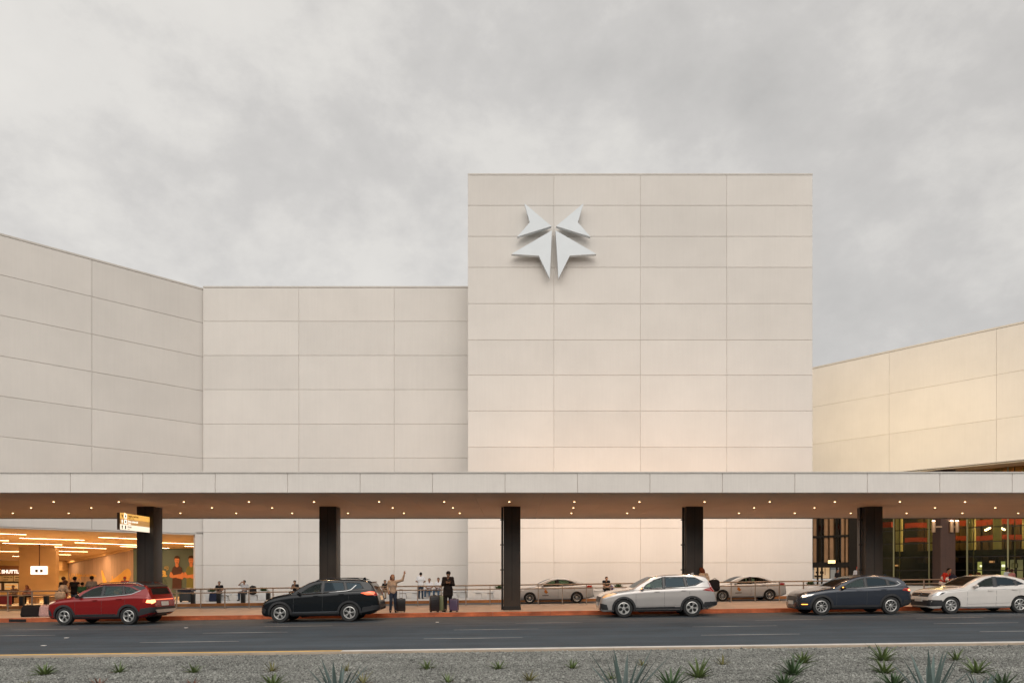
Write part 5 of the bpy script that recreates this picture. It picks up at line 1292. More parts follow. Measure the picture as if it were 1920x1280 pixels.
# drivers, on the near side of their cars
def driver(label, px_front, Yside, W, seat, **k):
    X = PX(px_front, Yside)+seat-.16; Y = Yside+W-.37
    person(label, 'sit', 960+X*F/Y, Y, -90, zoff=.16, **k)
driver('driver in light shirt behind the open front window of the black SUV', 485, 27.55, .92, 2.25, shirt=C_lgrey, trousers=C_blk, skin=SK2, hair=H_blk, height=1.56)
driver('driver in grey shirt at the wheel of the silver SUV', 1126, 28.0, .92, 2.3, shirt=C_grey, trousers=C_blk, skin=SK2, hair=H_blk, height=1.56)
driver('driver in khaki shirt sitting in the white sedan', 1748, 27.65, .88, 2.25, shirt=C_khaki, trousers=C_blk, skin=SK1, hair=H_blk, height=1.42)

# ================================================================== STREET FURNITURE
# handrail along the back edge of the near pavement
YR = 36.55
hr = thing('handrail', 'long two-bar steel handrail on posts along the back of the pavement', 'handrail', (0,YR,gz(0,KERB)))
def hz(x): return SLOPE*x
xr0, xr1 = -34.0, 34.0
for hgt, rr in ((1.0,0.032),(0.80,0.026)):
    mb = MB(); mb.tube([(xr0+ (xr1-xr0)*i/40, 0, hz(xr0+(xr1-xr0)*i/40)+hgt) for i in range(41)], rr, 8); mb.build('top_rail' if hgt > .9 else 'mid_rail', M_alum, hr, smooth=40)
mb = MB(); mb.box(-.022,.022,-.03,.03,0,.985); mb.box(-.06,.06,-.07,.07,0,.012)
p0 = mb.build('post', M_alum, hr); k = 0
px = 13-45*9
xs_ = []
while px < 1920+45*9:
    x = PX(px, YR)
    if xr0 < x < xr1: xs_.append(x)
    px += 45.2
for i, x in enumerate(xs_):
    q = p0 if i == 0 else p0.copy()
    if i: COL.objects.link(q); q.parent = hr
    q.location = (x, 0, hz(x))

M_bench = mat('white_cast_concrete', (0.60,0.59,0.58), 0.7, var=.07, vscale=3, bump=.3)
def bench_mesh(root, L):
    mb = MB(); mb.bbox(-L/2, L/2, -.24, .24, .37, .46, .03); mb.build('seat', M_bench, root, smooth=40)
    for s in (-1,1):
        mb = MB(); n = 8; prof = []
        for i in range(n+1):
            t = i/n; z = .372*t; w = .23-.06*t
            prof.append((w, z))
        vs = []; 
        for w, z in prof: vs += [(s*(L/2-.36)-w,-.17,z),(s*(L/2-.36)+w,-.17,z),(s*(L/2-.36)+w,.17,z),(s*(L/2-.36)-w,.17,z)]
        fs = [(i*4+k,i*4+(k+1)%4,(i+1)*4+(k+1)%4,(i+1)*4+k) for i in range(n) for k in range(4)]+[(3,2,1,0),(n*4,n*4+1,n*4+2,n*4+3)]
        mb.add(vs, fs); mb.build('leg', M_bench, root)
BENCH = [(409,47.75,1.65,'white concrete bench under the seated man in black, left end of the middle wall'),(464,47.75,1.65,'white concrete bench under the man with his hand to his head'),
 (556,47.75,1.6,'white concrete bench behind the black SUV bonnet'),(722,47.75,1.65,'white concrete bench under the seated man in khaki trousers'),
 (767,47.75,1.5,'empty white concrete bench between the waving woman and the standing man'),(813,47.75,1.6,'white concrete bench under the two seated men in white shirts'),
 (860,47.75,1.3,'white concrete bench just right of the man in the black coat'),(908,45.35,1.45,'white concrete bench just left of the middle column'),
 (1128,45.35,1.5,'white concrete bench between the two taxis')]
for px, Y, L, lab in BENCH:
    t = thing('bench', lab, 'bench', (PX(px,Y), Y, gz(PX(px,Y),KERB)), 0, 'white concrete benches along the wall'); bench_mesh(t, L)

# planters
M_pot = mat('white_planter', (0.62,0.61,0.60), .7, var=.06, vscale=4, bump=.2)
M_soil = mat('potting_soil', (0.05,0.035,0.025), .95)
M_leaf = mat('potted_leaf', (0.060,0.105,0.035), .5, var=.35, vscale=6, island=.35)
def leaves(mb, n, r, h, z0, lw=.035, droop=.3, seed=0):
    rd = random.Random(seed)
    for i in range(n):
        a = rd.random()*6.283; el = rd.uniform(.35,1.35); L = rd.uniform(.6,1.0)*h; b = Vector((rd.uniform(-r,r)*.4, rd.uniform(-r,r)*.4, z0)); d = Vector((math.cos(a)*math.cos(el), math.sin(a)*math.cos(el), math.sin(el)))
        sd = Vector((-math.sin(a), math.cos(a), 0)); m = 4; vs = []
        for k in range(m+1):
            t = k/m; p = b+d*L*t+Vector((0,0,-droop*L*t*t)); w = lw*(1-t)**.7*(.6+1.6*t) if t < 1 else 0.001
            up = Vector((0,0,1)); nn = d.cross(sd)
            vs += [p-sd*w, p+nn*w*.25-Vector((0,0,.004)), p+sd*w]
        fs = []
        for k in range(m): fs += [(3*k,3*k+1,3*k+4,3*k+3),(3*k+1,3*k+2,3*k+5,3*k+4)]
        mb.add(vs, fs)
PLT = [(397,47.2,'white square planter with a small plant, left of the leftmost bench'),(495,47.2,'white square planter between the second and third benches from the left'),
 (935,45.1,'white square planter with bushy plant just left of the middle column'),(1104,45.1,'white square planter behind the boot of the nearer taxi'),
 (1158,45.1,'white square planter right of the woman in the black vest'),(1361,45.1,'white square planter behind the bonnet of the taxi in the distance'),(1519,45.1,'white square planter at the right end of the tall block')]
for i, (px, Y, lab) in enumerate(PLT):
    x = PX(px, Y); t = thing('planter', lab, 'planter', (x, Y, gz(x,KERB)), 0, 'white planters along the wall')
    mb = MB(); mb.bbox(-.30,.30,-.30,.30,0,.62,.02); mb.build('pot', M_pot, t, smooth=40)
    mb = MB(); mb.box(-.26,.26,-.26,.26,.621,.628); mb.build('soil', M_soil, t)
    mb = MB(); leaves(mb, 70, .4, .42, .62, seed=i); mb.build('plant', M_leaf, t)

# bollards at the edge of the far pavement
BOL = [(41,'black square bollard nearest the left edge of the photo'),(87,'black square bollard left of the woman with the handbag'),(362,'black square bollard by the jamb of the hall opening'),
       (410.5,'black square bollard in front of the seated man in black'),(456,'black square bollard in front of the man holding his head'),(503,'black square bollard just left of the black SUV bonnet')]
for px, lab in BOL:
    Y = 43.75; x = PX(px, Y); t = thing('bollard', lab, 'bollard', (x, Y, gz(x,KERB)), 0, 'black bollards along the far kerb')
    mb = MB(); mb.bbox(-.11,.11,-.11,.11,0,.56,.008); mb.build('shaft', M_black, t, smooth=40)
    mb = MB(); mb.box(-.118,.118,-.118,.118,.561,.585); mb.build('cap', mat('bollard_cap',(0.05,0.045,0.04),.35,metal=.5), t)

# suitcases
def suitcase(label, px, Y, w, h, d, m, rz=0.0, handle=False, ribs=7, vert=True, edge=None):
    x = PX(px, Y); t = thing('suitcase', label, 'suitcase', (x, Y, gz(x,KERB)), R(rz))
    mb = MB(); mb.bbox(-w/2,w/2,-d/2,d/2,.05,.05+h,.035); mb.build('shell', m, t, smooth=50)
    mb = MB()
    for k in range(ribs):
        u = -w/2+.05+(w-.1)*(k+.5)/ribs
        if vert: mb.bbox(u-.012,u+.012,-d/2-.009,-d/2+.002,.10,h,.003)
        else: z = .10+(h-.1)*(k+.5)/ribs; mb.bbox(-w/2+.04,w/2-.04,-d/2-.009,-d/2+.002,z-.012,z+.012,.003)
    mb.build('ribs', m, t)
    for sx in (-1,1):
        for sy in (-1,1):
            mb = MB(); mb.lathe([(.026,-.012),(.026,.012)], (sx*(w/2-.05), sy*(d/2-.05), .027), axis='y', n=12); mb.box(sx*(w/2-.05)-.012, sx*(w/2-.05)+.012, sy*(d/2-.05)-.02, sy*(d/2-.05)+.02, .03,.055); mb.build('wheel', M_black, t, smooth=40)
    mb = MB(); mb.bbox(-.07,.07,-.012,.012,.05+h,.075+h,.008); mb.build('carry_handle', edge or M_black, t)
    if handle:
        mb = MB(); mb.tube([(-.06,d/2-.03,h),(-.06,d/2-.03,h+.42)], .008, 6); mb.tube([(.06,d/2-.03,h),(.06,d/2-.03,h+.42)], .008, 6); mb.tube([(-.07,d/2-.03,h+.43),(.07,d/2-.03,h+.43)], .014, 6); mb.build('pull_handle', M_alum, t, smooth=40)
    if edge:
        mb = MB(); mb.bbox(-w/2-.008, -w/2+.05, -d/2-.006, d/2+.006, .07, h+.03, .01); mb.build('zip_band', edge, t)
suitcase('black hard suitcase with raised pull handle beside the waving woman', 752, 30.75, .38,.54,.26, mat('black_shell',(.012,.010,.011),.3), 8, True)
suitcase('large black ribbed suitcase left of the green one, by the man in black', 814.5, 30.5, .40,.66,.30, mat('ribbed_black_shell',(.014,.010,.011),.3), 18, False, 6, False)
suitcase('olive green ribbed suitcase standing between the black suitcase and the man', 825.5, 30.72, .32,.64,.28, mat('green_shell',(.17,.19,.10),.35), -10, False, 5)
suitcase('small purple suitcase right of the man in the black coat', 851.5, 30.6, .36,.50,.24, mat('purple_shell',(.085,.06,.115),.35), -15, False, 6)

# bags and backpacks
def soft_bag(name, label, px, Y, w, h, d, m, strap=True, rz=0, zoff=None, cat='bag'):
    x = PX(px, Y); t = thing(name, label, cat, (x, Y, gz(x,KERB) if zoff is None else zoff), R(rz))
    sdf_mesh('bag_body', [(v3(-w/2+.09,0,.09),v3(w/2-.09,0,.09),.09,.09,.05),(v3(-w/2+.10,0,h-.10),v3(w/2-.10,0,h-.09),.085,.085,.05),(v3(-w/2+.09,0,.1),v3(-w/2+.11,0,h-.1),.085,.08,.06),(v3(w/2-.09,0,.1),v3(w/2-.11,0,h-.1),.085,.08,.06)]+
             [(v3(-w/2+.1+(w-.2)*i/5,0,.1),v3(-w/2+.1+(w-.2)*i/5,.0,h-.1),d/2,d/2*.85,.06) for i in range(6)], m, t, .016)
    if strap:
        mb = MB(); mb.tube([(-w*.2,-d/2*.3,h-.03),(-w*.16,-d*.3,h+.05),(w*.0,-d*.3,h+.09),(w*.16,-d*.3,h+.05),(w*.2,-d/2*.3,h-.03)], .012, 6); mb.build('strap', C_blk, t, smooth=40)
    return t
soft_bag('duffel_bag', 'large black duffel bag lying on the pavement left of the red SUV', 62, 31.2, .80,.42,.42, C_blk, zoff=None)
M_pat = mat('pink_patterned_fabric', (.42,.27,.26), .8, var=.55, vscale=22)
soft_bag('travel_bag', 'pink patterned travel bag between the black duffel and the red SUV bonnet', 87, 31.1, .46,.45,.34, M_pat)
soft_bag('handbag', 'beige patterned handbag hanging at the side of the woman in beige', 113, 33.15, .48,.30,.20, mat('beige_patterned_leather',(.42,.33,.24),.7,var=.5,vscale=20), zoff=gz(-21,KERB)+.72, rz=-8)
soft_bag('backpack', 'black backpack on the bench right of the man holding his head', 474, 47.55, .40,.46,.30, C_blk, zoff=gz(-17,KERB)+.46)
soft_bag('backpack', 'dark blue backpack standing on the ground left of the leftmost bench', 400, 46.9, .42,.52,.34, C_navy)
soft_bag('shoulder_bag', 'black shoulder bag behind the rear light of the silver SUV', 1339, 31.0, .42,.44,.26, C_blk, zoff=gz(8.7,KERB)+.75)
soft_bag('handbag', 'small lilac bag on the bench beside the woman in the black vest', 1144, 45.2, .34,.28,.2, C_purple, zoff=gz(6,KERB)+.46)
soft_bag('shoulder_bag', 'dark round bag held over the white sedan bonnet by the person in red', 1783, 33.1, .42,.40,.30, C_navy, zoff=gz(20.2,KERB)+.85)

# wheeled litter bin by the opening, potted tree, red barrier, wooden bench
x = PX(350, 46.4); t = thing('litter_bin', 'dark litter bin with a rounded lid standing at the edge of the hall opening', 'litter bin', (x,46.4,gz(x,KERB)))
mb = MB(); mb.bbox(-.36,.36,-.30,.30,.08,.68,.04); mb.build('bin_body', mat('bin_plastic',(.035,.038,.04),.5), t, smooth=40)
mb = MB(); n = 14; mb.prism([(-.46,.69)]+[(.46*-math.cos(math.pi*k/n), .72+.19*math.sin(math.pi*k/n)) for k in range(n+1)]+[(.46,.69)], lambda a,b:(a,-.34,b), lambda a,b:(a,.34,b)); mb.build('lid', mat('bin_lid',(.02,.02,.035),.35), t)
for s in (-1,1):
    mb = MB(); mb.lathe([(.07,-.03),(.07,.03)], (s*.27,-.2,.07), axis='y', n=14); mb.build('wheel', M_black, t, smooth=40)
x = PX(304, 47.5); t = thing('potted_tree', 'small leafy tree in a dark pot just right of the first column', 'plant', (x,47.5,gz(x,KERB)))
mb = MB(); mb.lathe([(.20,0),(.28,.5),(.24,.5),(.22,.45)], n=20); mb.build('pot', M_black, t, smooth=40)
mb = MB(); mb.tube([(0,0,.4),(.02,0,.8),(0,.01,1.2)], [.03,.025,.015], 6); mb.build('trunk', mat('bark',(.10,.07,.05),.9), t)
mb = MB(); rd = random.Random(5)
for i in range(420):
    c = Vector((rd.gauss(0,.17), rd.gauss(0,.17), 1.15+rd.gauss(0,.33))); a = rd.random()*6.28; u = Vector((math.cos(a),math.sin(a),rd.uniform(-.6,.6))).normalized()*.055; w = u.cross(Vector((rd.random(),rd.random(),1))).normalized()*.024
    mb.add([c-u, c+w, c+u, c-w], [(0,1,2,3)])
mb.build('crown', M_leaf, t)
x = PX(3, 44.6); t = thing('barrier_panel', 'red advertising barrier panel at the left edge behind the handrail', 'barrier', (x,44.6,gz(x,KERB)))
mb = MB(); mb.bbox(-1.6,.62,-.03,.03,.06,.66,.01); mb.build('panel', mat('red_board',(.42,.03,.02),.5,var=.08), t)
for s in (-1.45,.45):
    mb = MB(); mb.box(s-.03,s+.03,-.2,.2,0,.05); mb.build('foot', M_black, t)
x = PX(64, 47.9); t = thing('wooden_bench', 'pale wooden bench with box ends in front of the tan pillar', 'bench', (x,47.9,gz(x,KERB)))
M_bwood = mat('pale_wood', (.50,.32,.16), .5, var=.15, vscale=3, streak=(.15,(1,8,8)))
mb = MB(); mb.bbox(-1.6,1.6,-.22,.22,.38,.46,.01); mb.build('seat', M_bwood, t)
for s in (-1.3,0,1.3):
    mb = MB(); mb.bbox(s-.25,s+.25,-.18,.18,0,.379,.01); mb.build('leg', M_bwood, t)

# hanging white screen in the hall
x = PX(74, 56.0); zc_ = PZ(1068.5, 56.0)
t = thing('hanging_sign', 'glowing white sign with dark pictogram hanging in front of the tan pillar', 'sign', (x,56.0,zc_))
M_glowW = lampmat('white_sign_face', (1.0,0.95,0.88), 1.6)
mb = MB(); mb.bbox(-.67,.67,-.05,.05,-.33,.33,.02); mb.build('case', M_white, t)
mb = MB(); mb.box(-.65,.65,-.058,-.052,-.31,.31); mb.build('face', M_glowW, t)
mb = MB(); mb.box(-.30,-.08,-.064,-.060,-.14,.07); mb.box(.08,.30,-.064,-.060,-.14,.07); mb.box(-.30,.30,-.064,-.060,.052,.08); mb.box(-.30,.30,-.064,-.060,-.165,-.135); mb.build('pictogram', mat('dark_grey_ink',(.06,.055,.05),.6), t)
mb = MB(); mb.tube([(0,0,.33),(0,0,zc(56)-zc_)], .035, 8); mb.build('hanger', mat('dark_red_pole',(.05,.012,.01),.5), t)

# shuttle counter on the back wall of the hall
YW = 75.95
xa, xb = -64.0, PX(41, YW)
t = thing('shuttle_counter', 'shuttle desk front with white letters, notice panels and lit pictures left of the pillar', 'shop front', (xb,YW,gz(xb,KERB)))
z0 = gz(xb,KERB)
def wz(py): return PZ(py, YW)-z0
mb = MB(); mb.box(xa-xb,0,-.25,0,wz(1077.3),wz(1060)); mb.build('sign_band', mat('brown_band',(.23,.11,.06),.6), t)
M_letw = lampmat('white_letter', (1.0,0.93,0.82), 1.1)
def L_at(px): return PX(px, YW)-xb
text('lettering', 'SHUTTLE', .50, M_letw, frame((L_at(6.3),-.27,wz(1074)),(1,0,0)), t, bold=.022, depth=.01, squeeze=1.0)
mb = MB(); c_ = L_at(2.2); 
for (a0,b0,a1,b1) in ((-.18,.0,.12,.22),(-.18,-.02,.14,-.2),(-.1,.1,-.02,.26),(-.05,-.12,.03,-.26)):
    mb.lbox((c_+a0,-.27,wz(1070.5)+b0),(c_+a1,-.27,wz(1070.5)+b1),.03,.05,up=(0,0,1))
mb.build('orange_mark', lampmat('orange_letter',(1.0,.45,.12),.9), t)
M_panelw = mat('cream_panel',(.62,.55,.42),.6); M_ink = mat('black_ink',(.03,.02,.015),.7)
mb = MB(); mb.box(xa-xb,0,-.12,0,wz(1091.5),wz(1077.4)); mb.build('panel_frame', M_black, t)
for (p0_, p1_, l1, l2) in ((-14,5.2,'CENTRO','TAXIS'),(6.2,26,'CENTRAL DEL','NORTE'),(27.5,41,'OMNIBUS','EXPRESO')):
    mb = MB(); mb.box(L_at(p0_),L_at(p1_),-.16,-.121,wz(1089),wz(1078)); q = mb.build('notice_panel', M_panelw, t)
    for s_, py in ((l1,1082.7),(l2,1087.2)): text('lettering', s_, .16, M_ink, frame((L_at(p0_+2.2),-.165,wz(py)),(1,0,0)), q, bold=.006, depth=.002, squeeze=.95)
mb = MB(); mb.box(xa-xb,0,-.10,0,wz(1108),wz(1091.6)); mb.build('counter_frame', mat('brown_metal',(.08,.055,.04),.5), t)
M_pic = mat('picture_print', (.50,.40,.26), .5, var=.55, vscale=2.2, emit=(1.0,.75,.4), estr=.25)
for (p0_, p1_) in ((-14,3.5),(10,35.5)):
    mb = MB(); mb.box(L_at(p0_),L_at(p1_),-.14,-.101,wz(1105),wz(1092.5)); q = mb.build('picture_window', M_pic, t)
    mb = MB(); mb.box(L_at(p0_+1.5),L_at(p1_-1.5),-.15,-.141,wz(1097.5),wz(1095.2)); mb.box(L_at(p0_+1.5),L_at(p1_-1.5),-.15,-.141,wz(1104),wz(1101)); mb.build('picture_strip', mat('amber_strip',(.5,.25,.06),.5,emit=(1,.5,.12),estr=.4), q)
# service door on the back wall, right of the pillar
mb = MB(); mb.box(PX(110,YW),PX(117,YW),YW-.06,YW,gz(-47,KERB),PZ(1079,YW)); tp(mb, 'door', mat('cream_door',(.75,.66,.42),.5))

# mural lettering and shapes on the slanting wall; flat graphics on the wall surface
M_gold = mat('gold_mural_print', (.80,.48,.11), .45, var=.1)
mur = thing('wall_mural', 'gold lettering and aircraft shapes printed on the grey slanting wall', 'mural', (XT,60,gz(XT,KERB)))
zb0 = gz(XT,KERB)
def on_mural(px, py):
    """hit the slanting wall along the sight line of a photo pixel"""
    k = (px-960)/F; u = (k*60-XT)/(dm.x-k*dm.y); Y = 60+dm.y*u
    return u, CAMZ-(py-HOR)*Y/F
ndir = Vector((-nm[0],-nm[1],0))
xdir = -Vector((dm.x,dm.y,0))           # towards the right in the photo
def mur_mtx(px, py, off=.012):
    u, z = on_mural(px, py); p = Vector((XT-XT+dm.x*u, dm.y*u, z-zb0)) + ndir*off
    return frame(p, xdir)
text('lettering', 'VIVA', 1.02, M_gold, mur_mtx(129.5, 1086.5), mur, bold=.0, depth=.003, squeeze=2.3)
text('lettering', 'Bienvenido a la Ciudad de México', .42, M_gold, mur_mtx(143, 1080.0), mur, bold=.006, depth=.003, squeeze=1.30)
def mural_poly(pts, nm_):
    pp = []
    for px, py in pts: u, z = on_mural(px, py); pp.append((u, z-zb0))
    f0 = lambda a,b: tuple(Vector((dm.x*a,dm.y*a,b))+ndir*.008); f1 = lambda a,b: tuple(Vector((dm.x*a,dm.y*a,b))+ndir*.014)
    mb = MB(); mb.prism(pp, f0, f1); return mb.build(nm_, M_gold, mur)
mural_poly([(190,1069),(192,1068),(201,1092),(193,1093)], 'tail_fin_shape')
mural_poly([(203,1092),(228,1073),(233,1068),(240,1065),(245,1069),(246,1076),(243,1085),(237,1093)], 'fuselage_shape')
mural_poly([(210,1079),(211.5,1079),(211.5,1086),(210,1086)], 'mast_shape')
# teal poster: mark, letter a and two men with folded arms, printed flat on the wall
pos = thing('wall_poster', 'teal wall poster with a gold letter and two men with folded arms', 'poster', (PX(330,59.95),59.95,gz(-28,KERB)))
pz0 = gz(-28,KERB); px0 = PX(330,59.95)
def pp_(px, py): return (PX(px,59.95)-px0, PZ(py,59.95)-pz0)
def ppoly(pts, nm_, m, lay=0):
    mb = MB(); y0 = -.012-.006*lay; mb.prism([pp_(*p) for p in pts], lambda a,b:(a,y0,b), lambda a,b:(a,y0+.005,b)); return mb.build(nm_, m, pos)
def ell(cx, cy, rx, ry, n=20): return [(cx+rx*math.cos(2*math.pi*k/n), cy+ry*math.sin(2*math.pi*k/n)) for k in range(n)]
text('lettering', 'a', 1.05, mat('gold_poster_print',(.55,.40,.13),.5), frame((pp_(298,1080)[0],-.012,pp_(298,1080)[1]),(1,0,0)), pos, bold=.03, depth=.003, squeeze=1.5)
mb = MB(); pts = [(pp_(a,b)[0],-.014,pp_(a,b)[1]) for a,b in ((313.5,1065.5),(308.5,1064.5),(309,1062),(315.5,1062),(315.5,1066),(312.5,1068.5),(312.5,1066.5))]
mb.tube(pts, .022, 6); mb.build('heart_mark', MATS['gold_poster_print'], pos)
PSK = mat('printed_skin',(.50,.19,.09),.6,var=.12,vscale=5); PDK = mat('printed_maroon',(.045,.012,.015),.6,var=.2); PGR = mat('printed_olive',(.13,.14,.045),.6,var=.15); PHA = mat('printed_hair',(.03,.012,.01),.7)
def figure(cx, top_, s, shirt, lab):
    P = lambda a,b: (cx+a*s, top_+b*s)
    ppoly([P(-8,22),(P(-4,18.5)),P(4,18.5),P(9,22),P(10.5,34),P(8.5,38),P(8.5,62),P(-9,62),P(-8.5,40),P(-11,34)], 'printed_torso', shirt, 0)
    ppoly([P(-2.6,14),P(2.6,14),P(3,19.5),P(0,21.5),P(-3,19.5)], 'printed_neck', PSK, 1)
    ppoly([P(-4.3,5),P(-2,1.5),P(2,1.5),P(4.3,5),P(4.4,10),P(2.4,15.2),P(0,16.5),P(-2.4,15.2),P(-4.4,10)], 'printed_head', PSK, 2)
    ppoly([P(-4.8,7),P(-5,3),P(-2.5,0),P(2.5,-.4),P(5,3),P(4.8,7),P(3.8,5),P(-3.6,4.6)], 'printed_hair', PHA, 3)
    ppoly([P(-12,30),P(-9.5,31),P(-7,36),P(8,33.5),P(10,35.5),P(8,39),P(-8,41.5),P(-12.5,40),P(-14,37)], 'printed_forearm', PSK, 3)
    ppoly([P(12,31),P(9.5,31),P(6,38),P(-3,35.5),P(-4.5,38),P(0,41.5),P(10,43.5),P(13.5,40),P(13.5,36)], 'printed_forearm', PSK, 4)
    ppoly([P(-2.8,7.6),P(-1,7.4),P(-1,8.2),P(-2.8,8.3)], 'printed_eye', PHA, 3); ppoly([P(2.8,7.6),P(1,7.4),P(1,8.2),P(2.8,8.3)], 'printed_eye', PHA, 3); ppoly([P(-1.6,12.4),P(1.6,12.4),P(1.2,13.2),P(-1.2,13.2)], 'printed_mouth', PDK, 3)
figure(332, 1041.5, 1.0, PDK, ''); figure(358.5, 1041, 1.02, PGR, '')

# wayfinding sign on the first column
SX = -15.85; sz0, sz1 = 3.54, 4.22; sy0, sy1 = 29.0, 31.38
t = thing('wayfinding_sign', 'three-band yellow, brown and white lit direction sign projecting from the first column', 'sign', (SX,sy1,(sz0+sz1)/2))
O = Vector((SX,sy1,(sz0+sz1)/2))
def wl_(x,y,z): return (x-O.x, y-O.y, z-O.z)
mb = MB(); mb.box(-.06,.05,sy0-sy1,0,sz0-O.z,sz1-O.z); mb.build('case', mat('sign_case',(.14,.07,.035),.5), t)
H3 = (sz1-sz0)/3
bands = [(lampmat('sign_yellow',(1.0,.50,.07),.85), 2), (lampmat('sign_brown',(.50,.24,.045),.8), 1), (lampmat('sign_white',(1.0,.86,.66),1.1), 0)]
for m_, k in bands:
    mb = MB(); mb.box(.051,.058,sy0-sy1+.02,-.005,sz0-O.z+k*H3+.002,sz0-O.z+(k+1)*H3-.002); mb.build('band', m_, t)
M_inkd = mat('sign_ink',(.05,.035,.02),.6); M_inkw = lampmat('sign_white_ink',(1.0,.92,.80),1.3)
def sf(y, z): return frame((.060, y-sy1, z-O.z), (0,1,0))
def arrow(y, z, h, m_, tilt=0):
    mb = MB(); c, s = math.cos(tilt), math.sin(tilt)
    poly = [(-.18*h,-.5*h),(.18*h,-.5*h),(.18*h,.1*h),(.45*h,.0*h),(0,.55*h),(-.45*h,.0*h),(-.18*h,.1*h)]
    pp = [(a*c-b*s, a*s+b*c) for a,b in poly]; mb.prism(pp, lambda a,b:(.059,y-sy1+a,z-O.z+b), lambda a,b:(.063,y-sy1+a,z-O.z+b)); mb.build('arrow', m_, t)
for k, (l1, l2, mi, m_box) in enumerate((('Hotel','Hotel',M_inkd,None),('Área comercial','Shopping',M_inkw,M_inkw),('Llegada nacional','Domestic arrivals',M_inkd,M_inkw))):
    zc2 = sz0+H3*(k+.5)
    arrow(sy0+.17, zc2, .15, mi, .5 if k == 2 else 0)
    if m_box:
        mb = MB(); mb.box(.059,.062,sy0-sy1+.32,sy0-sy1+.52,zc2-O.z-.09,zc2-O.z+.09); q = mb.build('icon_panel', m_box, t)
        mb = MB(); mb.box(.0625,.065,sy0-sy1+.38,sy0-sy1+.46,zc2-O.z-.05,zc2-O.z+.03); mb.box(.0625,.065,sy0-sy1+.40,sy0-sy1+.44,zc2-O.z+.03,zc2-O.z+.06); mb.build('icon', M_inkd, q)
    else:
        mb = MB(); mb.box(.059,.062,sy0-sy1+.38,sy0-sy1+.46,zc2-O.z-.07,zc2-O.z+.07); mb.build('icon', M_inkd, t)
    text('lettering', l1, .125, mi, sf(sy0+.58, zc2-.01), t, depth=.001, bold=.002, squeeze=1.05)
    text('lettering', l2, .07, mi, sf(sy0+.58, zc2-.085), t, depth=.001, squeeze=1.0)
mb = MB(); mb.box(-.05,.04,-.02,.05,sz0-O.z+.05,sz1-O.z-.05); mb.build('bracket', M_black, t)

# small lit signs and doors inside the glass hall
def lit_panel(name, label, cat, px0_, py0_, px1_, py1_, off, col, st, frame_col=None, inner=None):
    t0, t1 = t_at(px0_, off), t_at(px1_, off); q0 = gp(t0, off); q1 = gp(t1, off); Y = (q0[1]+q1[1])/2
    za, zb_ = PZ(py1_, Y), PZ(py0_, Y)
    t = thing(name, label, cat, (q0[0],q0[1],za)); Tm = lambda mb_: setattr(mb_, 'v', [(a-q0[0],b-q0[1],c-za) for a,b,c in mb_.v])
    mb = MB(); slab(mb, q0, q1, za, zb_, 0.0, .12, nr); Tm(mb); mb.build('case', mat('sign_box_dark',(.03,.025,.02),.5), t)
    mb = MB(); d_ = .04; q2 = (q0[0]+dr.x*d_, q0[1]+dr.y*d_); q3 = (q1[0]-dr.x*d_, q1[1]-dr.y*d_)
    slab(mb, q2, q3, za+.03, zb_-.03, -.012, -.002, nr); Tm(mb); f = mb.build('face', lampmat('lit_'+name+str(round(col[1]*100))+str(round(st*10)), col, st), t)
    if inner:
        for (a0,b0,a1,b1) in inner:
            W = (Vector(q3)-Vector(q2)); mb = MB(); r0_ = Vector(q2)+W*a0; r1_ = Vector(q2)+W*a1; slab(mb, r0_, r1_, za+(zb_-za)*b0, za+(zb_-za)*b1, -.02, -.0125, nr); Tm(mb); mb.build('pictogram', mat('sign_ink',(.05,.035,.02),.6), t)
    return t
lit_panel('door_sign','glowing amber sign above the dark entrance doors','sign',1552,1049,1567,1056,-.4,(1.0,.55,.14),2.2)
lit_panel('lit_sign','small salmon sign hanging left of the brown pier, lower of the hall signs','sign',1677,1057.5,1687,1061.5,.6,(1.0,.42,.18),.8,inner=[(.7,.2,.9,.8)])
lit_panel('lit_sign','salmon sign with dark end hanging between the two bright doorways','sign',1852,1050,1866,1055,.9,(1.0,.40,.2),.7,inner=[(0,0,.18,1),(.78,.2,.93,.8)])
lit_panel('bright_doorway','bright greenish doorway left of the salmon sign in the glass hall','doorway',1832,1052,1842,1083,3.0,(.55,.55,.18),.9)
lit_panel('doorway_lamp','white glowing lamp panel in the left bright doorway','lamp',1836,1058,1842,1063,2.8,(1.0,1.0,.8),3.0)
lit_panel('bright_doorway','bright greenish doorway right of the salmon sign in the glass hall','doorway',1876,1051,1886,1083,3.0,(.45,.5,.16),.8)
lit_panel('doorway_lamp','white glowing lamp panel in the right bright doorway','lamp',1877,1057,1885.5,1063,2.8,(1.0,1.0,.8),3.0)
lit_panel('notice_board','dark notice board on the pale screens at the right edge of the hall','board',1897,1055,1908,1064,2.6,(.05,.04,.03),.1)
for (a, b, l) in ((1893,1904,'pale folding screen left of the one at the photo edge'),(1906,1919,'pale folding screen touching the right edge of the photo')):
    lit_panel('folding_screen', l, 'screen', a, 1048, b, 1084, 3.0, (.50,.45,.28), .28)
lit_panel('service_desk','amber lit service desk with screens inside the dark entrance','desk',1526,1062,1556,1084,1.6,(.75,.42,.15),.5,inner=[(0.02,.1,.45,.28),(.1,.45,.3,.6),(.38,.4,.62,.62),(.7,.3,.74,.9)])
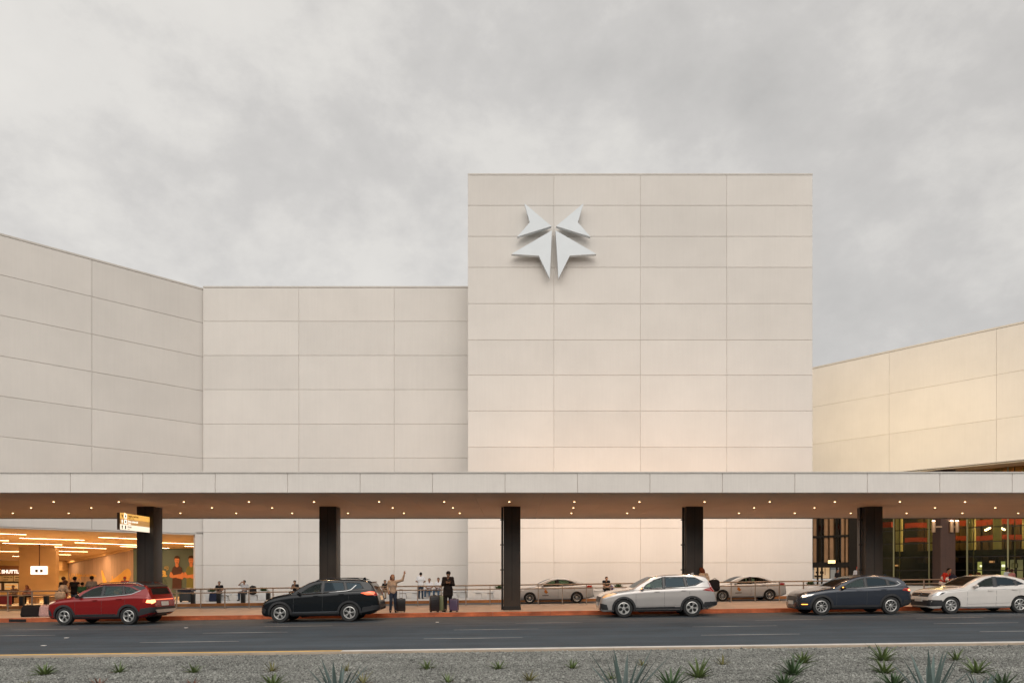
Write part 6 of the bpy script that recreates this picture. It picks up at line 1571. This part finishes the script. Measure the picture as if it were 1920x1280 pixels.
# cylinder lamps on the brown pier
M_sconce = mat('bronze_cylinder',(.42,.27,.17),.35,metal=.4)
M_hot = lampmat('pier_lamp_bulb',(1.0,.72,.42),22.0)
for (px, lab) in ((1750.5,'cylinder lamp on the left side of the brown pier'),(1784.5,'cylinder lamp on the front right corner of the brown pier'),(1794.5,'cylinder lamp farthest right of the brown pier')):
    Y = PIER[1]-.62; x = PX(px, Y); t = thing('wall_lamp', lab, 'lamp', (x,Y,PZ(987,Y)), 0, 'cylinder lamps on the brown pier')
    mb = MB(); mb.lathe([(.14,-.46),(.15,-.44),(.15,.44),(.14,.46)], n=20); mb.build('shade', M_sconce, t, smooth=40)
    mb = MB(); mb.lathe([(.11,.461),(.08,.52),(.03,.55)], n=14); mb.build('bulb', M_hot, t)
    mb = MB(); tx_ = (PIER[0]+(.6 if x > PIER[0] else -.6))-x; mb.box(min(0,tx_),max(0,tx_),-.04,.2,-.05,.05); mb.build('arm', M_sconce, t)
for (px,py,dz_) in ((1852,991,1),(1879,990,-1)):
    q = gp(t_at(px,2.0),2.0); t = thing('spotlight', 'small glowing spotlight '+('left' if dz_>0 else 'right')+' of the bright hanging column', 'lamp', (q[0],q[1],PZ(py,q[1])))
    mb = MB(); mb.tube([(-.22*dz_,0,-.12),(.22*dz_,0,.10)], .07, 10); mb.build('bulb', M_hot, t, smooth=40); mb = MB(); mb.tube([(.1*dz_,0,.1),(.1*dz_,.3,.6)], .02, 6); mb.build('bracket', M_mul, t)
# added area lights without fixtures, brightening the glass hall
for (tt, en) in ((8,750),(14,750),(21,750)):
    q = gp(tt, 5.0); l = bpy.data.lights.new('hall_fill_light','AREA'); l.size = 3.5; l.energy = en; l.color = (1.0,.74,.38)
    o = bpy.data.objects.new('hall_fill_light', l); COL.objects.link(o); o.location = (q[0],q[1],ZR0-.3)
q = gp(1.5, 2.0); l = bpy.data.lights.new('hall_fill_light','AREA'); l.size = 2; l.energy = 120; l.color = (1.0,.6,.3); o = bpy.data.objects.new('hall_fill_light', l); COL.objects.link(o); o.location = (q[0],q[1],ZR0-.4)

# ================================================================== PLANTS IN THE GRAVEL
LF = {'g': mat('aloe_green',(.095,.135,.040),.42,var=.3,vscale=9,island=.3), 'd': mat('aloe_dark',(.045,.085,.030),.42,var=.3,vscale=9,island=.3),
      'o': mat('aloe_olive',(.16,.15,.055),.5,var=.3,vscale=9,island=.35), 'r': mat('aloe_reddish',(.15,.065,.04),.5,var=.3,vscale=9,island=.35), 'a': mat('agave_blue',(.075,.11,.10),.5,var=.25,vscale=7,island=.25)}
M_dry = mat('dry_leaf',(.20,.13,.08),.8,var=.3,vscale=9,island=.3)
def rosette(mb, n, rad, hgt, w, seed, el0=.25, el1=1.4, curve=.35):
    rd = random.Random(seed)
    for i in range(n):
        f = (i+.5)/n; a = i*2.39996+rd.uniform(-.25,.25); el = el0+(el1-el0)*f+rd.uniform(-.12,.12)
        L = (rad*math.cos(el)+hgt*math.sin(el))*rd.uniform(.8,1.12); d = Vector((math.cos(a),math.sin(a),0)); m = 6; vs = []
        p = d*w*.5+Vector((0,0,0.0)); e = el
        ww = w*rd.uniform(.8,1.15)
        for k in range(m+1):
            t = k/m; e_ = el-curve*(t-.3)*rd.uniform(.8,1.2); 
            if k: p = p+(d*math.cos(e_)+Vector((0,0,math.sin(e_))))*L/m
            wd = ww*(1-t)**.75*(1.0 if t > .15 else .8)+.0015
            sd = Vector((-d.y,d.x,0)); nn = Vector((-d.x*math.sin(e_),-d.y*math.sin(e_),math.cos(e_)))
            vs += [p-sd*wd/2+nn*wd*.18, p-nn*wd*.12, p+sd*wd/2+nn*wd*.18, p+nn*wd*.05]
        fs = [(4*k+j,4*k+(j+1)%4,4*(k+1)+(j+1)%4,4*(k+1)+j) for k in range(m) for j in range(4)]+[(3,2,1,0)]
        mb.add(vs, fs)
PL = [ # px, base py, width px, height px, kind, colour, label
 (84,1263,38,18,'aloe','g','small spiky aloe at the far left of the gravel, back row'),
 (223,1259,34,18,'aloe','g','small spiky aloe in the back row, second from the left edge'),
 (363,1259,32,18,'aloe','g','small spiky aloe in the back row, below the gap left of the black SUV'),
 (510,1256,34,20,'dry','o','half dry aloe in the back row below the front wheel of the black SUV'),
 (650,1256,20,17,'dry','o','tiny brownish aloe behind the left agave'),
 (186,1286,24,18,'aloe','r','reddish aloe cut by the bottom edge, left part of the gravel'),
 (50,1287,20,12,'aloe','o','olive aloe tip at the bottom edge, nearest the left corner'),
 (360,1287,14,20,'aloe','r','narrow reddish aloe at the bottom edge under the third small aloe'),
 (511,1286,40,24,'aloe','g','fresh green aloe at the bottom edge left of the left agave'),
 (632,1312,74,78,'agave','a','blue-grey agave with long spikes at the bottom edge, left of centre'),
 (680,1279,46,25,'dry','o','straggly aloe just right of the left agave'),
 (801,1252,28,17,'aloe','g','small green aloe in the back row left of the middle column'),
 (840,1277,34,24,'dry','g','narrow aloe below the man in the black coat, front row'),
 (935,1252,26,18,'aloe','g','small green aloe in the back row under the middle column'),
 (993,1274,26,20,'aloe','o','olive aloe in the front row just right of the middle column'),
 (1073,1251,24,16,'aloe','g','small green aloe in the back row under the gap before the silver SUV'),
 (1147,1271,22,18,'dry','g','small aloe half hidden behind the central agave'),
 (1170,1318,112,98,'agave','a','largest blue-grey agave, below the silver SUV front wheel'),
 (1205,1246,22,15,'dry','o','tiny dry aloe in the back row right of the central agave'),
 (1258,1290,54,42,'aloe','d','big dark green aloe just right of the central agave'),
 (1310,1268,36,38,'aloe','g','tall upright light green aloe below the fourth column'),
 (1355,1244,34,20,'dry','o','dry spreading aloe near the kerb right of the tall light green one'),
 (1487,1263,46,32,'aloe','d','dark green aloe left of a pair below the blue crossover bonnet'),
 (1505,1241,36,23,'aloe','g','green aloe close to the kerb directly behind the dark one'),
 (1470,1287,44,28,'aloe','d','green aloe at the bottom edge left of the fifth column'),
 (1655,1237,40,30,'aloe','g','bushy green aloe at the kerb under the rear of the blue crossover'),
 (1658,1260,38,24,'aloe','g','green aloe second in the chain of three below the blue crossover'),
 (1676,1286,46,28,'aloe','d','dark aloe at the bottom edge, front of the chain of three'),
 (1745,1318,104,98,'agave','a','blue-grey agave at the bottom edge below the white sedan front'),
 (1793,1236,28,22,'aloe','g','small full aloe by the kerb below the white sedan front wheel'),
 (1831,1260,38,30,'aloe','g','green aloe in the middle row near the right corner'),
 (1842,1310,26,62,'agave','a','slim blue-grey agave between the two rightmost aloes'),
 (1880,1288,48,32,'aloe','d','big dark aloe nearest the right bottom corner')]
for i, (px, py, w, h, kind, c, lab) in enumerate(PL):
    # find where the sight line meets the gravel
    Y = 13.0
    for _ in range(20): X = PX(px, Y); Y = F*(CAMZ-(SLOPE*X+.12))/(py-HOR)
    s_ = F/Y; W = w/s_; Hh = h/s_
    t = thing('agave' if kind == 'agave' else 'aloe', lab, 'agave' if kind == 'agave' else 'aloe', (PX(px,Y), Y, SLOPE*PX(px,Y)+.095), random.random()*6)
    mb = MB()
    if kind == 'agave':
        rosette(mb, 13, W*.62, Hh*.92, .085, i, .75, 1.45, .15)
    elif kind == 'dry':
        rosette(mb, 10, W*.52, Hh*.95, .036, i, .2, 1.45, .2)
    else:
        rosette(mb, 24 if w > 34 else 16, W*.60, Hh*1.08, .062 if w > 34 else .044, i, .22, 1.42, .5)
    mb.build('leaves', LF[c], t, smooth=60)
    if kind != 'agave':
        mb = MB(); rosette(mb, 7, W*.5, Hh*.3, .025, i+50, .02, .25, .3); mb.build('dry_leaves', M_dry, t, smooth=60)

# kerb drain and road studs
x = PX(33, 30.0); t = thing('kerb_drain', 'slotted drain opening in the red kerb at the far left', 'drain', (x,29.995,gz(x,0)))
mb = MB(); mb.box(-.36,.36,-.006,.02,.02,.13); mb.build('throat', M_black, t)
for k in range(7):
    mb = MB(); mb.lbox((-.32+.1*k,-.012,.025),(-.26+.1*k,-.012,.125),.012,.02,up=(0,1,0)); mb.build('bar', MATS['dark_steel'], t)
for (px, Y, lab) in ((82,19.4,'white road stud on the asphalt nearest the left bottom corner'),(125,21.8,'white road stud left of the lane dashes below the red SUV'),(349,25.4,'white road stud behind the tail of the red SUV'),(820,26.6,'white road stud below the suitcases')):
    x = PX(px, Y); t = tag(MB().bbox(-.06,.06,-.04,.04,0,.016,.006).build('road_stud', M_white, None, loc=(x,Y,gz(x,.004))), lab, 'road stud', 'white road studs on the asphalt')
